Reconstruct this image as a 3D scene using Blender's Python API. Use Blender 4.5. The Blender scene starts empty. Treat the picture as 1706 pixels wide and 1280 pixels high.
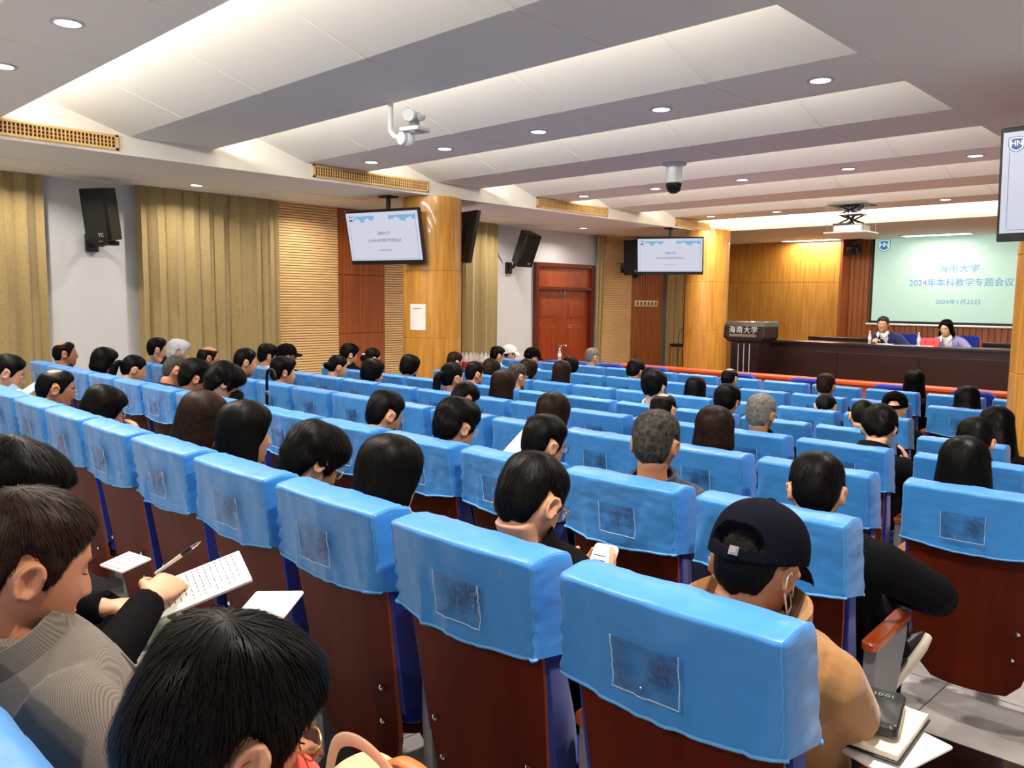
import bpy, bmesh, math, random
import numpy as np
from mathutils import Vector, Matrix, noise
from mathutils.bvhtree import BVHTree

random.seed(7)
PI = math.pi
sc = bpy.context.scene
col = sc.collection

# ------------------------------------------------------------------ camera
# x = across the hall (right), y = towards the stage, z = up; z=0 is the floor of the nearest full row
cam_d = bpy.data.cameras.new('camera')
cam = bpy.data.objects.new('camera', cam_d)
col.objects.link(cam)
sc.camera = cam
cam_d.sensor_fit = 'HORIZONTAL'
cam_d.sensor_width = 36.0
cam_d.lens = 1349.5 / 1706 * 36.0
cam_d.clip_start = 0.02
cam_d.clip_end = 80
RT, UP, FW = Vector((.722395, .691399, .010621)), Vector((-.078399, .066634, .994693)), Vector((-.687022, .719394, -.102342))
RT.normalize(); FW = (FW - RT * FW.dot(RT)).normalized(); UP = RT.cross(FW).normalized()
cam.matrix_world = Matrix(((RT.x, UP.x, -FW.x, 0), (RT.y, UP.y, -FW.y, 0), (RT.z, UP.z, -FW.z, 1.55), (0, 0, 0, 1)))

# ------------------------------------------------------------------ world, exposure
w = bpy.data.worlds.new('world'); sc.world = w; w.use_nodes = True
w.node_tree.nodes['Background'].inputs[0].default_value = (.8, .85, .9, 1)
w.node_tree.nodes['Background'].inputs[1].default_value = 0.3
vs = sc.view_settings
vs.view_transform = 'Standard'; vs.look = 'None'; vs.gamma = 1; vs.use_curve_mapping = False
vs.exposure = -0.08

# ------------------------------------------------------------------ lamps (the hall's own fittings, plus added side ceiling lamps)
ZM, ZS = 3.022, 2.85                       # main ceiling, lower side ceiling
XL, XR = -7.88, -1.955                     # edges of the ribbed ceiling field
LX = [-7.28, -6.09, -4.86, -3.6, -2.36]
LY = [1.62, 5.39, 9.04, 12.5]
def area(name, loc, sx, sy, power, rot=(0, 0, 0), color=(1, 1, 1), shape='RECTANGLE', spread=PI):
    l = bpy.data.lights.new(name, 'AREA'); l.shape = shape; l.size = sx; l.size_y = sy
    l.energy = power; l.color = color; l.spread = spread
    o = bpy.data.objects.new(name, l); col.objects.link(o); o.location = loc; o.rotation_euler = rot
    return o
DOWN_W, COVE_W = 36, 60
DC = (1, .885, .765)
for y in LY + [-2.1]:
    for x in LX:
        area('downlight_lamp', (x, y, ZM - .022), .11, .11, DOWN_W * (.45 if y < 0 else 1), color=DC, shape='DISK', spread=2.6)
for y in (.78, 2.6, 4.39, 6.1, 9.6, 11.43):  # side ceiling lamps; those without a fitting are added to brighten the left wall
    area('downlight_lamp', (-9.3, y, ZS - .022), .11, .11, DOWN_W * .6, color=DC, shape='DISK', spread=2.6)
for y in (-1.5, 1.4, 4.0):
    area('downlight_lamp', (-.6, y, ZM - .022), .11, .11, DOWN_W * 1.6, color=DC, shape='DISK', spread=2.6)
# fluorescent tubes in the coves above the far edge of every flat ceiling strip
STEP = [(3.09 - 1.8, 3.915 - 1.86), (3.09, 3.915), (4.965, 5.772), (6.82, 7.6), (8.66, 9.437), (10.47, 11.27), (12.28, 13.07)]
for y1, y2 in [(-.6, .2)] + STEP:
    area('cove_lamp', ((XL + XR) / 2, y2 - .25, 3.12), XR - XL - .1, .05, COVE_W, rot=(math.radians(82), 0, 0), color=(1, .98, .96))
for x in (-7.2, -4.83, -2.4):               # light panels over the stage
    area('stage_lamp', (x, 16.35, 2.82), .9, .28, 38, color=(1, .90, .80))
area('projector_lamp', (-4.85, 12.62, 2.66), .05, .05, .4, rot=(math.radians(98), 0, 0), color=(.72, 1, .86), spread=.75)

# ------------------------------------------------------------------ mesh helpers
class MB:
    """collects closed shapes, then links them as ONE mesh object"""
    def __init__(s): s.v = []; s.f = []; s.m = []; s.mi = 0
    def add(s, v, f):
        b = len(s.v); s.v += [tuple(p) for p in v]; s.f += [tuple(i + b for i in q) for q in f]; s.m += [s.mi] * len(f); return s
    def box(s, c, d, M=None):
        x, y, z = (k / 2 for k in d)
        v = [Vector((i, j, k)) for i in (-x, x) for j in (-y, y) for k in (-z, z)]
        if M is not None: v = [M @ p for p in v]
        v = [p + Vector(c) for p in v]
        return s.add(v, [(0, 1, 3, 2), (4, 6, 7, 5), (0, 4, 5, 1), (2, 3, 7, 6), (0, 2, 6, 4), (1, 5, 7, 3)])
    def rbox(s, c, d, r, M=None, n=3, ax=2):
        """box with its four edges along axis ax rounded"""
        i, j = [k for k in range(3) if k != ax]
        if ax == 1: i, j = j, i
        pts = []
        for qx, qy, a0 in ((1, 1, 0), (-1, 1, 90), (-1, -1, 180), (1, -1, 270)):
            for k in range(n + 1):
                a = math.radians(a0 + 90 * k / n)
                pts.append((qx * (d[i] / 2 - r) + r * math.cos(a), qy * (d[j] / 2 - r) + r * math.sin(a)))
        e = min(r, d[ax] / 2) * .35
        rings = []
        for t, sh in ((-1, e), (-1 + 2 * e / d[ax], 0), (1 - 2 * e / d[ax], 0), (1, e)):
            ring = []
            for p in pts:
                q = [0, 0, 0]; q[i] = p[0] * (1 - sh / (d[i] / 2)); q[j] = p[1] * (1 - sh / (d[j] / 2)); q[ax] = t * d[ax] / 2
                q = Vector(q); q = (M @ q if M is not None else q) + Vector(c); ring.append(q)
            rings.append(ring)
        return s.loft(rings)
    def loft(s, rings, closed=True, cap=True):
        n = len(rings[0]); v = [p for r in rings for p in r]; f = []
        for a in range(len(rings) - 1):
            for k in range(n if closed else n - 1):
                k2 = (k + 1) % n
                f.append((a * n + k, a * n + k2, (a + 1) * n + k2, (a + 1) * n + k))
        if cap and closed:
            f.append(tuple(range(n - 1, -1, -1))); f.append(tuple((len(rings) - 1) * n + k for k in range(n)))
        return s.add(v, f)
    def tube(s, path, r, n=10, flat=None):
        path = [Vector(p) for p in path]; rr = r if isinstance(r, (list, tuple)) else [r] * len(path)
        rings = []; ref = None
        for i, p in enumerate(path):
            t = (path[min(i + 1, len(path) - 1)] - path[max(i - 1, 0)]).normalized()
            if ref is None: ref = Vector((0, 0, 1)) if abs(t.z) < .9 else Vector((0, 1, 0))
            u = t.cross(ref).normalized(); ref = u.cross(t).normalized()
            fl = flat if flat else 1
            rings.append([p + (u * math.cos(2 * PI * k / n) + ref * math.sin(2 * PI * k / n) * fl) * rr[i] for k in range(n)])
        return s.loft([list(reversed(r_)) for r_ in rings])
    def lathe(s, prof, c=(0, 0, 0), n=24, M=None):
        rings = []
        for r, z in prof:
            ring = [Vector((r * math.cos(2 * PI * k / n), r * math.sin(2 * PI * k / n), z)) for k in range(n)]
            if M is not None: ring = [M @ p for p in ring]
            rings.append([p + Vector(c) for p in ring])
        return s.loft(rings)
    def ell(s, c, d, M=None, nu=16, nv=10):
        rings = []
        for i in range(1, nv):
            a = -PI / 2 + PI * i / nv
            ring = [Vector((d[0] * math.cos(a) * math.cos(2 * PI * k / nu), d[1] * math.cos(a) * math.sin(2 * PI * k / nu), d[2] * math.sin(a))) for k in range(nu)]
            rings.append([(M @ p if M is not None else p) + Vector(c) for p in ring])
        return s.loft(rings)
    def build(s, name, mats, parent=None, smooth=True, angle=40, bevel=0, loc=None):
        me = bpy.data.meshes.new(name)
        me.from_pydata(s.v, [], s.f)
        for m in (mats if isinstance(mats, (list, tuple)) else [mats]): me.materials.append(m)
        if max(s.m or [0]): me.polygons.foreach_set('material_index', s.m)
        bm = bmesh.new(); bm.from_mesh(me); bmesh.ops.recalc_face_normals(bm, faces=bm.faces)
        if bevel: bmesh.ops.bevel(bm, geom=[e for e in bm.edges if len(e.link_faces) == 2 and e.calc_face_angle(0) > .6], offset=bevel, segments=2, affect='EDGES', profile=.6)
        bm.to_mesh(me); bm.free()
        if smooth:
            me.shade_smooth()
            me.set_sharp_from_angle(angle=math.radians(angle))
        return link(name, me, parent, loc)
def smooth_path(P, n=6):
    P = [Vector(p) for p in P]; out = []
    for i in range(len(P) - 1):
        a, b, c, d = P[max(i - 1, 0)], P[i], P[i + 1], P[min(i + 2, len(P) - 1)]
        for k in range(n):
            t = k / n; out.append(.5 * (2 * b + (c - a) * t + (2 * a - 5 * b + 4 * c - d) * t * t + (3 * b - a - 3 * c + d) * t ** 3))
    return out + [P[-1]]
def link(name, me, parent=None, loc=None):
    o = bpy.data.objects.new(name, me); col.objects.link(o)
    if parent is not None: o.parent = parent
    if loc is not None: o.location = loc
    return o
def tag(o, label=None, cat=None, group=None, kind=None):
    for k, v in (('label', label), ('category', cat), ('group', group), ('kind', kind)):
        if v: o[k] = v
    return o
def thing(name, label, cat, loc=(0, 0, 0), rz=0, group=None):
    o = bpy.data.objects.new(name, None); col.objects.link(o)
    o.location = loc; o.rotation_euler = (0, 0, rz); o.empty_display_size = .05
    return tag(o, label, cat, group)
def struct(o): return tag(o, kind='structure')
def dup(root, loc, rz=0, label=None, group=None):
    r = root.copy(); col.objects.link(r); r.location = loc; r.rotation_euler = (0, 0, rz)
    if label: r['label'] = label
    if group: r['group'] = group
    for ch in list(root.children):
        c = ch.copy(); col.objects.link(c); c.parent = r
        for g in ch.children:
            d = g.copy(); col.objects.link(d); d.parent = c
    return r
ORD = ['', 'first', 'second', 'third', 'fourth', 'fifth', 'sixth', 'seventh', 'eighth', 'ninth', 'tenth', 'eleventh', 'twelfth', 'thirteenth', 'fourteenth', 'fifteenth']

# ------------------------------------------------------------------ materials
def lin(c):
    return tuple(((k / 255) / 12.92 if k / 255 <= .04045 else ((k / 255 + .055) / 1.055) ** 2.4) for k in c)
def mat(name, rgb, rough=.5, metal=0, spec=.5, em=None, es=0, alpha=1, trans=0, sheen=0, coat=0):
    m = bpy.data.materials.new(name); m.use_nodes = True
    b = m.node_tree.nodes['Principled BSDF']
    b.inputs['Base Color'].default_value = (*lin(rgb), 1)
    b.inputs['Roughness'].default_value = rough; b.inputs['Metallic'].default_value = metal
    b.inputs['Specular IOR Level'].default_value = spec
    b.inputs['Alpha'].default_value = alpha; b.inputs['Transmission Weight'].default_value = trans
    b.inputs['Sheen Weight'].default_value = sheen; b.inputs['Coat Weight'].default_value = coat
    if em: b.inputs['Emission Color'].default_value = (*lin(em), 1); b.inputs['Emission Strength'].default_value = es
    return m
def nodes(m): return m.node_tree.nodes, m.node_tree.links, m.node_tree.nodes['Principled BSDF']
def texcoord(m, scale, kind='Object', rot=(0, 0, 0)):
    N, L, b = nodes(m)
    tc = N.new('ShaderNodeTexCoord'); mp = N.new('ShaderNodeMapping'); mp.inputs['Scale'].default_value = scale; mp.inputs['Rotation'].default_value = rot
    L.new(tc.outputs[kind], mp.inputs[0]); return mp.outputs[0]
def vary(m, rgb1, rgb2, scale, nscale=1.0, detail=4, p0=.3, p1=.7, kind='Object', rot=(0, 0, 0)):
    N, L, b = nodes(m)
    nz = N.new('ShaderNodeTexNoise'); nz.inputs['Scale'].default_value = nscale; nz.inputs['Detail'].default_value = detail
    L.new(texcoord(m, scale, kind, rot), nz.inputs['Vector'])
    r = N.new('ShaderNodeValToRGB'); r.color_ramp.elements[0].position = p0; r.color_ramp.elements[1].position = p1
    r.color_ramp.elements[0].color = (*lin(rgb1), 1); r.color_ramp.elements[1].color = (*lin(rgb2), 1)
    L.new(nz.outputs['Fac'], r.inputs[0]); L.new(r.outputs[0], b.inputs['Base Color']); return m
def bump(m, scale, nscale=1.0, strength=.3, dist=.01, detail=3, kind='Object', rot=(0, 0, 0)):
    N, L, b = nodes(m)
    nz = N.new('ShaderNodeTexNoise'); nz.inputs['Scale'].default_value = nscale; nz.inputs['Detail'].default_value = detail
    L.new(texcoord(m, scale, kind, rot), nz.inputs['Vector'])
    bp = N.new('ShaderNodeBump'); bp.inputs['Strength'].default_value = strength; bp.inputs['Distance'].default_value = dist
    L.new(nz.outputs['Fac'], bp.inputs['Height'])
    if b.inputs['Normal'].is_linked: L.new(b.inputs['Normal'].links[0].from_socket, bp.inputs['Normal'])
    L.new(bp.outputs[0], b.inputs['Normal']); return m
M = {}
M['paint'] = bump(mat('white_paint', (234, 228, 214), .8), (1, 1, 1), 180, .05, .002)
M['wallpaint'] = bump(mat('wall_paint', (208, 210, 213), .8), (1, 1, 1), 140, .05, .002)
M['veneer'] = vary(mat('golden_veneer', (200, 140, 50), .32, coat=.25), (178, 118, 40), (212, 158, 72), (9, 9, .5), 3.0, 6)
M['brown'] = vary(mat('brown_veneer', (154, 82, 36), .35, coat=.2), (136, 66, 26), (170, 96, 46), (10, 10, .45), 3.0, 6)
M['stagewood'] = vary(mat('stage_veneer', (178, 112, 48), .35, coat=.2), (164, 98, 40), (190, 126, 58), (9, 9, .45), 3.0, 6)
M['groove'] = vary(mat('ribbed_wood', (160, 90, 40), .4), (142, 76, 32), (174, 104, 50), (10, 10, .5), 3.0, 5)
M['slat'] = vary(mat('pale_slat_wood', (232, 196, 138), .5), (226, 186, 124), (238, 206, 152), (.5, 2, 12), 3.0, 4)
M['slatgap'] = mat('slat_backing', (186, 136, 78), .7)
M['door'] = vary(mat('red_brown_door', (150, 64, 28), .35, coat=.2), (138, 56, 22), (164, 74, 34), (9, 9, .5), 3.0, 5)
M['doordark'] = mat('dark_door_frame', (96, 32, 18), .4)
M['curtain'] = bump(vary(mat('gold_curtain', (160, 141, 93), .75, sheen=.2), (153, 134, 86), (167, 148, 100), (9, 9, 9), 4, 4), (40, 40, 40), 4, .2, .004)
M['cover'] = bump(bump(mat('sky_blue_satin', (52, 132, 208), .38, spec=.4, sheen=.15), (5, 5, 9), 1.2, .22, .05, 2), (1, 1, 1), 420, .06, .002)
M['hem'] = mat('blue_hem', (84, 160, 224), .45)
M['blue'] = bump(mat('royal_blue_fabric', (20, 42, 138), .85, spec=.2, sheen=.2), (1, 1, 1), 300, .2, .003)
M['shell'] = vary(mat('mahogany_ply', (78, 23, 9), .5, spec=.12, coat=0), (68, 18, 7), (88, 28, 11), (5, 5, 1.0), 2.0, 4)
M['shelledge'] = mat('ply_edge', (178, 92, 48), .5)
M['armwood'] = vary(mat('armrest_wood', (156, 66, 26), .3, coat=.3), (140, 54, 20), (172, 82, 34), (8, 1.5, 8), 3, 4)
M['greyplastic'] = mat('grey_plastic', (128, 128, 132), .5)
M['chrome'] = mat('chrome', (220, 220, 220), .15, 1)
M['black'] = mat('black_plastic', (14, 14, 16), .45)
M['blackgloss'] = mat('black_gloss', (10, 10, 12), .12)
M['mesh'] = bump(mat('black_grille', (12, 12, 13), .6), (1, 1, 1), 500, .5, .003)
M['darkwood'] = vary(mat('dark_table_wood', (36, 20, 18), .3, coat=.3), (30, 16, 14), (44, 26, 22), (1, 6, 8), 2, 4)
M['barrier'] = vary(mat('orange_wood', (200, 74, 24), .45, spec=.3), (188, 66, 18), (210, 84, 32), (.8, 8, 8), 2, 4)
M['grille'] = mat('grille_wood', (222, 180, 116), .5)
M['grilledark'] = mat('grille_dark', (70, 46, 22), .8)
M['white'] = mat('white_plastic', (236, 236, 232), .4)
M['paper'] = mat('paper', (238, 236, 230), .8)
M['ink'] = mat('ink', (46, 50, 62), .8)
M['lamp'] = mat('lamp_disc', (255, 255, 255), .5, em=(255, 252, 246), es=9)
M['panel'] = mat('light_panel', (255, 255, 255), .5, em=(255, 254, 250), es=4)
M['tileg'] = bump(vary(mat('grey_marble_tile', (198, 195, 194), .22, coat=.3), (176, 172, 173), (218, 216, 215), (1.2, 1.2, 1), 2.4, 6), (1, 1, 1), 6, .02, .002)
M['tileb'] = vary(mat('black_tile', (20, 18, 18), .2, coat=.4), (14, 12, 12), (30, 27, 26), (1, 1, 1), 6, 6)
M['stagefloor'] = mat('stage_floor_wood', (128, 84, 58), .4)
M['silver'] = mat('silver_paint', (196, 200, 200), .4, .2)
M['red'] = mat('red_label', (200, 26, 34), .5)
M['pink'] = mat('name_card_red', (226, 58, 74), .6)
M['clear'] = mat('clear_plastic', (235, 245, 250), .1, alpha=.32)
M['pouch'] = bump(mat('clear_pouch', (38, 74, 124), .06, spec=1.0, alpha=.42), (1, 1, 1), 26, 1.0, .03, 2)
M['bluecloth'] = mat('blue_table_cloth', (24, 70, 190), .8)
M['grey'] = mat('grey_metal', (150, 150, 152), .4, .6)
N_, L_, b_ = nodes(M['pouch'])
nz_ = N_.new('ShaderNodeTexNoise'); nz_.inputs['Scale'].default_value = 14; L_.new(texcoord(M['pouch'], (1, 1, 1)), nz_.inputs['Vector'])
mr_ = N_.new('ShaderNodeMapRange'); mr_.inputs['From Min'].default_value = .38; mr_.inputs['From Max'].default_value = .62; mr_.inputs['To Min'].default_value = .1; mr_.inputs['To Max'].default_value = .6
L_.new(nz_.outputs['Fac'], mr_.inputs['Value']); L_.new(mr_.outputs[0], b_.inputs['Alpha'])
M['armgrey'] = mat('dark_grey_support', (84, 84, 88), .5)
# ------------------------------------------------------------------ the hall
def floor_z(y): return -max(min(y - 1.24, 4.66), -2.6) * .0655
XW, XE, YB, YF = -10.0, 1.2, -2.64, 17.0
SZ = .12                                     # stage floor
# floor: raked at the back, flat in front; big tiles, grey with rows of black
def tile_floor():
    b = MB(); ys = [YB]
    T = .6
    y = YB
    while y < 11.6:
        ys.append(min(y + T, 11.6)); y += T
    for brk in (1.24 - 2.6, 5.9): ys.append(brk)
    ys = sorted(set(round(k, 4) for k in ys))
    nx = int((XE - XW) / T) + 1
    for i in range(nx):
        x0, x1 = XW + i * T, min(XW + i * T + T, XE)
        if x1 - x0 < .01: continue
        for a, c in zip(ys, ys[1:]):
            k = int(((a + c) / 2 - YB) / T + 1e-3)
            b.mi = 1 if (k % 3 == 0) else 0
            g = .0025
            z0, z1 = floor_z(a), floor_z(c)
            b.add([(x0 + g, a + g, z0), (x1 - g, a + g, z0), (x1 - g, c - g, z1), (x0 + g, c - g, z1)], [(0, 1, 2, 3)])
            b.mi = 2
            b.add([(x0, a, z0 - .002), (x1, a, z0 - .002), (x1, c, z1 - .002), (x0, c, z1 - .002)], [(0, 1, 2, 3)])
    return b.build('floor', [M['tileg'], M['tileb'], mat('tile_joint', (110, 108, 105), .8)], smooth=False)
struct(tile_floor())
b = MB(); b.box(((XW + XE) / 2, (11.4 + YF) / 2, SZ / 2 - .2), (XE - XW, YF - 11.4, SZ + .4)); struct(b.build('floor_stage', M['stagefloor'], smooth=False))

def slab(name, c, d, m): 
    b = MB(); b.box(c, d); return struct(b.build(name, m, smooth=False))
H = 3.5
# left wall (with the doorway opening and the stage passage)
b = MB()
def wl(y0, y1, z0, z1): b.box((XW - .1, (y0 + y1) / 2, (z0 + z1) / 2), (.2, y1 - y0, z1 - z0))
wl(YB, 11.0, -.6, H); wl(11.0, 12.71, 2.255, H); wl(12.71, 15.95, -.6, H); wl(15.95, 16.75, 2.45, H); wl(16.75, YF + .2, -.6, H)
struct(b.build('wall_left', M['wallpaint'], smooth=False))
slab('wall_right', (XE + .1, (YB + YF) / 2, 1.4), (.2, YF - YB, 4.2), M['wallpaint'])
slab('wall_back', ((XW + XE) / 2, YB - .1, 1.4), (XE - XW + .4, .2, 4.2), M['wallpaint'])
slab('wall_front', ((XW + XE) / 2, YF + .1, 1.4), (XE - XW + .4, .2, 4.2), M['wallpaint'])
# room beyond the stage passage
b = MB(); b.box((-11.9, 16.6, 1.4), (.1, 3.2, 4)); b.box((-11, 18.1, 1.4), (2, .1, 4)); b.box((-11, 15.1, 1.4), (2, .1, 4)); b.box((-11, 16.6, SZ - .05), (2, 3.2, .1)); b.box((-11, 16.6, 3.1), (2, 3.2, .1))
struct(b.build('wall_passage', M['wallpaint'], smooth=False))
area('passage_lamp', (-10.9, 16.6, 3.0), .8, .8, 45)

# ceiling: ribbed field of flat strips and inclined white boards, lower side ceiling, stage ceiling
def ceiling():
    b = MB(); ZH = 3.335; t = .03
    steps = [(-.55, .2)] + STEP
    def quad_slab(x0, x1, p0, p1, th=.02):      # slab between two (y,z) points
        (ya, za), (yb, zb) = p0, p1
        b.add([(x0, ya, za), (x1, ya, za), (x1, yb, zb), (x0, yb, zb), (x0, ya, za + th), (x1, ya, za + th), (x1, yb, zb + th), (x0, yb, zb + th)],
              [(0, 1, 2, 3), (7, 6, 5, 4), (0, 4, 5, 1), (1, 5, 6, 2), (2, 6, 7, 3), (3, 7, 4, 0)])
    seams = [-6.74, -5.5, -4.24, -2.97]
    xs = [XL] + seams + [XR]
    prev = None
    for i, (y1, y2) in enumerate(steps):
        for x0, x1 in zip(xs, xs[1:]):
            quad_slab(x0 + .002, x1 - .002, (y1, ZM), (y2, ZM), t)
        nxt = steps[i + 1][0] if i + 1 < len(steps) else 13.5
        zn = ZM if i + 1 < len(steps) else 3.2
        for x0, x1 in zip(xs, xs[1:]):
            quad_slab(x0, x1, (y2 + .02, ZH), (nxt, zn), .02)
        for x in seams: quad_slab(x - .009, x + .009, (y2 + .02, ZH - .006), (nxt, zn - .006), .01)
        quad_slab(XL, XR, (y1 - .01, ZM + .012), (y2 - .01, ZM + .012), .012)
        quad_slab(XL, XR, (y2 - .3, ZH + .012), (y2 + .1, ZH + .012), .012)      # roof of the cove
        quad_slab(XL, XR, (y2 + .02, ZH + .012), (nxt, zn + .012), .012)
        quad_slab(XL, XR, (y2 - .32, ZM + .03), (y2 - .30, ZH + .012), .01)      # back of the cove
    # solid fields round it
    def blk(x0, x1, y0, y1, z): b.box(((x0 + x1) / 2, (y0 + y1) / 2, (z + H) / 2), (x1 - x0, y1 - y0, H - z))
    blk(XW - .1, XL, YB, 13.5, ZS)
    blk(XR, XE + .1, YB, 13.5, ZM)
    blk(XL, XR, YB, -.55, ZM)
    blk(XW - .1, XE + .1, 13.5, YF + .1, ZS)
    b.box((-4.4, 5.5, 3.56), (11.6, 16.4, .12))
    return b.build('ceiling', M['paint'], smooth=False)
struct(ceiling())
# flush access panels in the side ceiling
for k, (y0, y1, x0, x1) in enumerate([(1.5, 2.9, -9.55, -8.9), (3.0, 3.75, -9.6, -9.1), (5.3, 6.6, -9.5, -8.9), (9.1, 10.6, -9.5, -8.9), (11.9, 13.0, -9.5, -8.9)]):
    b = MB(); t = .02
    for c, d in ((((x0 + x1) / 2, y0, ZS - .002), (x1 - x0, t, .006)), (((x0 + x1) / 2, y1, ZS - .002), (x1 - x0, t, .006)), ((x0, (y0 + y1) / 2, ZS - .002), (t, y1 - y0, .006)), ((x1, (y0 + y1) / 2, ZS - .002), (t, y1 - y0, .006))): b.box(c, d)
    b.box(((x0 + x1) / 2, (y0 + y1) / 2, ZS - .001), (x1 - x0 - .03, y1 - y0 - .03, .004))
    struct(b.build('trim_%d' % (k + 1), M['paint'], smooth=False))

# ---- left wall dressing
def slats(name, y0, y1, z0=-.3, z1=ZS, x=XW, pitch=.036):
    b = MB(); b.box((x + .01, (y0 + y1) / 2, (z0 + z1) / 2), (.02, y1 - y0, z1 - z0)); b.mi = 1
    z = z0
    while z < z1 - .01:
        zz = min(z + pitch * .72, z1)
        b.box((x + .032, (y0 + y1) / 2, (z + zz) / 2), (.03, y1 - y0, zz - z)); z += pitch
    return struct(b.build(name, [M['slatgap'], M['slat']], smooth=False))
slats('wall_left_slats', 5.82, 6.77); slats('wall_left_slats_middle', 7.6, 9.12); slats('wall_left_slats_front', 13.0, 14.0)
def panel(name, y0, y1, m, z0=-.3, z1=ZS, x=XW, cuts=(1.05, 1.9)):
    b = MB(); zs = [z0] + list(cuts) + [z1]
    for a, c in zip(zs, zs[1:]): b.box((x + .025, (y0 + y1) / 2, (a + c) / 2), (.05, y1 - y0 - .004, c - a - .008))
    b.box((x + .01, (y0 + y1) / 2, (z0 + z1) / 2), (.02, y1 - y0, z1 - z0))
    return struct(b.build(name, m, smooth=False))
panel('wall_left_panel', 6.77, 7.6, M['brown'])
def ribs(b, p0, p1, z0, z1, pitch, d):
    p0, p1 = Vector(p0), Vector(p1); L = (p1 - p0).length; u = (p1 - p0) / L; n = Vector((u.y, -u.x)); k = 0
    while k * pitch < L - .01:
        a = p0 + u * (k * pitch + .006); c = p0 + u * min(k * pitch + pitch - .006, L)
        pts = [a, a + n * d * .8 + u * .012, c + n * d * .8 - u * .012, c]
        b.loft([[Vector((q.x, q.y, z)) for q in pts] for z in (z0, z1)]); k += 1
b = MB(); b.box((XW + .01, 14.6, 1.3), (.02, 1.2, 3.1)); ribs(b, (XW + .01, 14.0), (XW + .01, 15.2), -.25, ZS, .1, .035)
struct(b.build('wall_left_ribs', M['groove'], smooth=False))

def curtain(label, y0, y1, x=XW + .12, z0=-.25, z1=ZS - .005, folds=9, amp=.062, taper=0):
    b = MB(); n = folds * 10
    rows = []
    for j in range(9):
        t = j / 8; z = z0 + (z1 - z0) * t; row = []
        for i in range(n + 1):
            s = i / n
            ph = s * folds * 2 * PI + .5 * math.sin(s * 13) + .25 * noise.noise((s * 6, t * .8, y0))
            a = amp * (.75 + .45 * noise.noise((s * 9, 3.1, y0))) * (1 - .25 * t)
            yy = y0 + (y1 - y0) * (s * (1 - taper * (1 - t)) + .012 * math.sin(2 * ph))
            row.append(Vector((x + a * math.sin(ph) + .012 * noise.noise((s * 11, t * 2, 1)), yy, z)))
        rows.append(row)
    th = Vector((-.006, 0, 0)); W = n + 1
    v = [p for r in rows for p in r] + [p + th for r in rows for p in r]; K = len(rows) * W; f = []
    for j in range(8):
        for i in range(n):
            a = j * W + i; f.append((a, a + 1, a + W + 1, a + W)); f.append((K + a + W, K + a + W + 1, K + a + 1, K + a))
    for i in range(n): f.append((K + i, K + i + 1, i + 1, i)); a = 8 * W + i; f.append((a, a + 1, K + a + 1, K + a))
    for j in range(8): a = j * W; f.append((a, a + W, K + a + W, K + a)); a += n; f.append((K + a, K + a + W, a + W, a))
    b.add(v, f)
    return tag(b.build('curtain', M['curtain'], angle=80), label, 'curtain', 'gold curtains along the left wall')
curtain('gold curtain at the left edge of the photo, left of the wall loudspeaker', .9, 2.93, folds=9)
curtain('wide gold curtain between the near wall loudspeaker and the pale slatted panel', 3.92, 5.78, folds=9)
curtain('gold curtain behind the turned-away screen, right of the round pillar', 9.14, 9.95, folds=5)
curtain('narrow gold curtain hanging beside the red brown double door', 12.72, 13.0, folds=2, taper=.5, amp=.05)
curtain('olive gold curtain on the stage beside the passage, left of the far pillar', 15.22, 15.9, folds=4, z0=SZ)

# double door with transom
def door():
    r = struct(thing('door_1', None, None, (XW, 11.855, -.305)))
    W, Ht = 1.71, 2.56; hw = W / 2; b = MB()
    for y in (-hw + .04, hw - .04): b.box((0.0, y, Ht / 2), (.16, .08, Ht))
    b.box((0, 0, Ht - .04), (.16, W - .16, .08)); b.box((0, 0, 2.09), (.14, W - .16, .06))
    b.build('door_frame', M['doordark'], r, smooth=False, bevel=.006)
    b = MB(); b.box((-.01, 0, 2.3), (.05, W - .16, .36)); b.build('transom', M['door'], r, smooth=False)
    lw = (W - .16) / 2
    for s in (-1, 1):
        b = MB(); y0 = s * lw / 2
        b.box((-.05, y0, 1.03), (.045, lw - .004, 2.06))
        for zc, hh in ((1.7, .32), (.98, .84), (.28, .36)):
            b.box((-.024, y0, zc), (.012, lw - .28, hh)); b.box((-.016, y0, zc), (.012, lw - .36, hh - .08))
        o = b.build('door_leaf', M['door'], r, smooth=False, bevel=.004)
        h = MB(); h.lathe([(.026, 0), (.026, .008), (.01, .012), (.01, .04), (.028, .05), (.03, .065), (.02, .08), (0.001, .082)], M=Matrix.Rotation(PI / 2, 3, 'Y'), c=(-.028, s * .07, 1.0), n=14)
        h.build('door_knob', M['chrome'], o)
        h = MB(); h.box((-.02, s * .035, 1.98), (.02, .03, .06)); h.box((-.02, s * .06, 2.03), (.03, .05, .03)); h.build('bolt', M['grey'], o, smooth=False)
    b = MB(); b.box((-.13, 0, 1.25), (.02, W, 2.5)); b.build('backing', M['doordark'], r, smooth=False)
door()
b = MB(); y0, y1 = 15.95, 16.75
b.box((XW, (y0 + y1) / 2, 2.33), (.24, y1 - y0 + .1, .14)); b.box((XW, y0, 1.2), (.22, .06, 2.2)); b.box((XW, y1, 1.2), (.22, .06, 2.2))
struct(b.build('door_2', M['doordark'], smooth=False))

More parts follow.
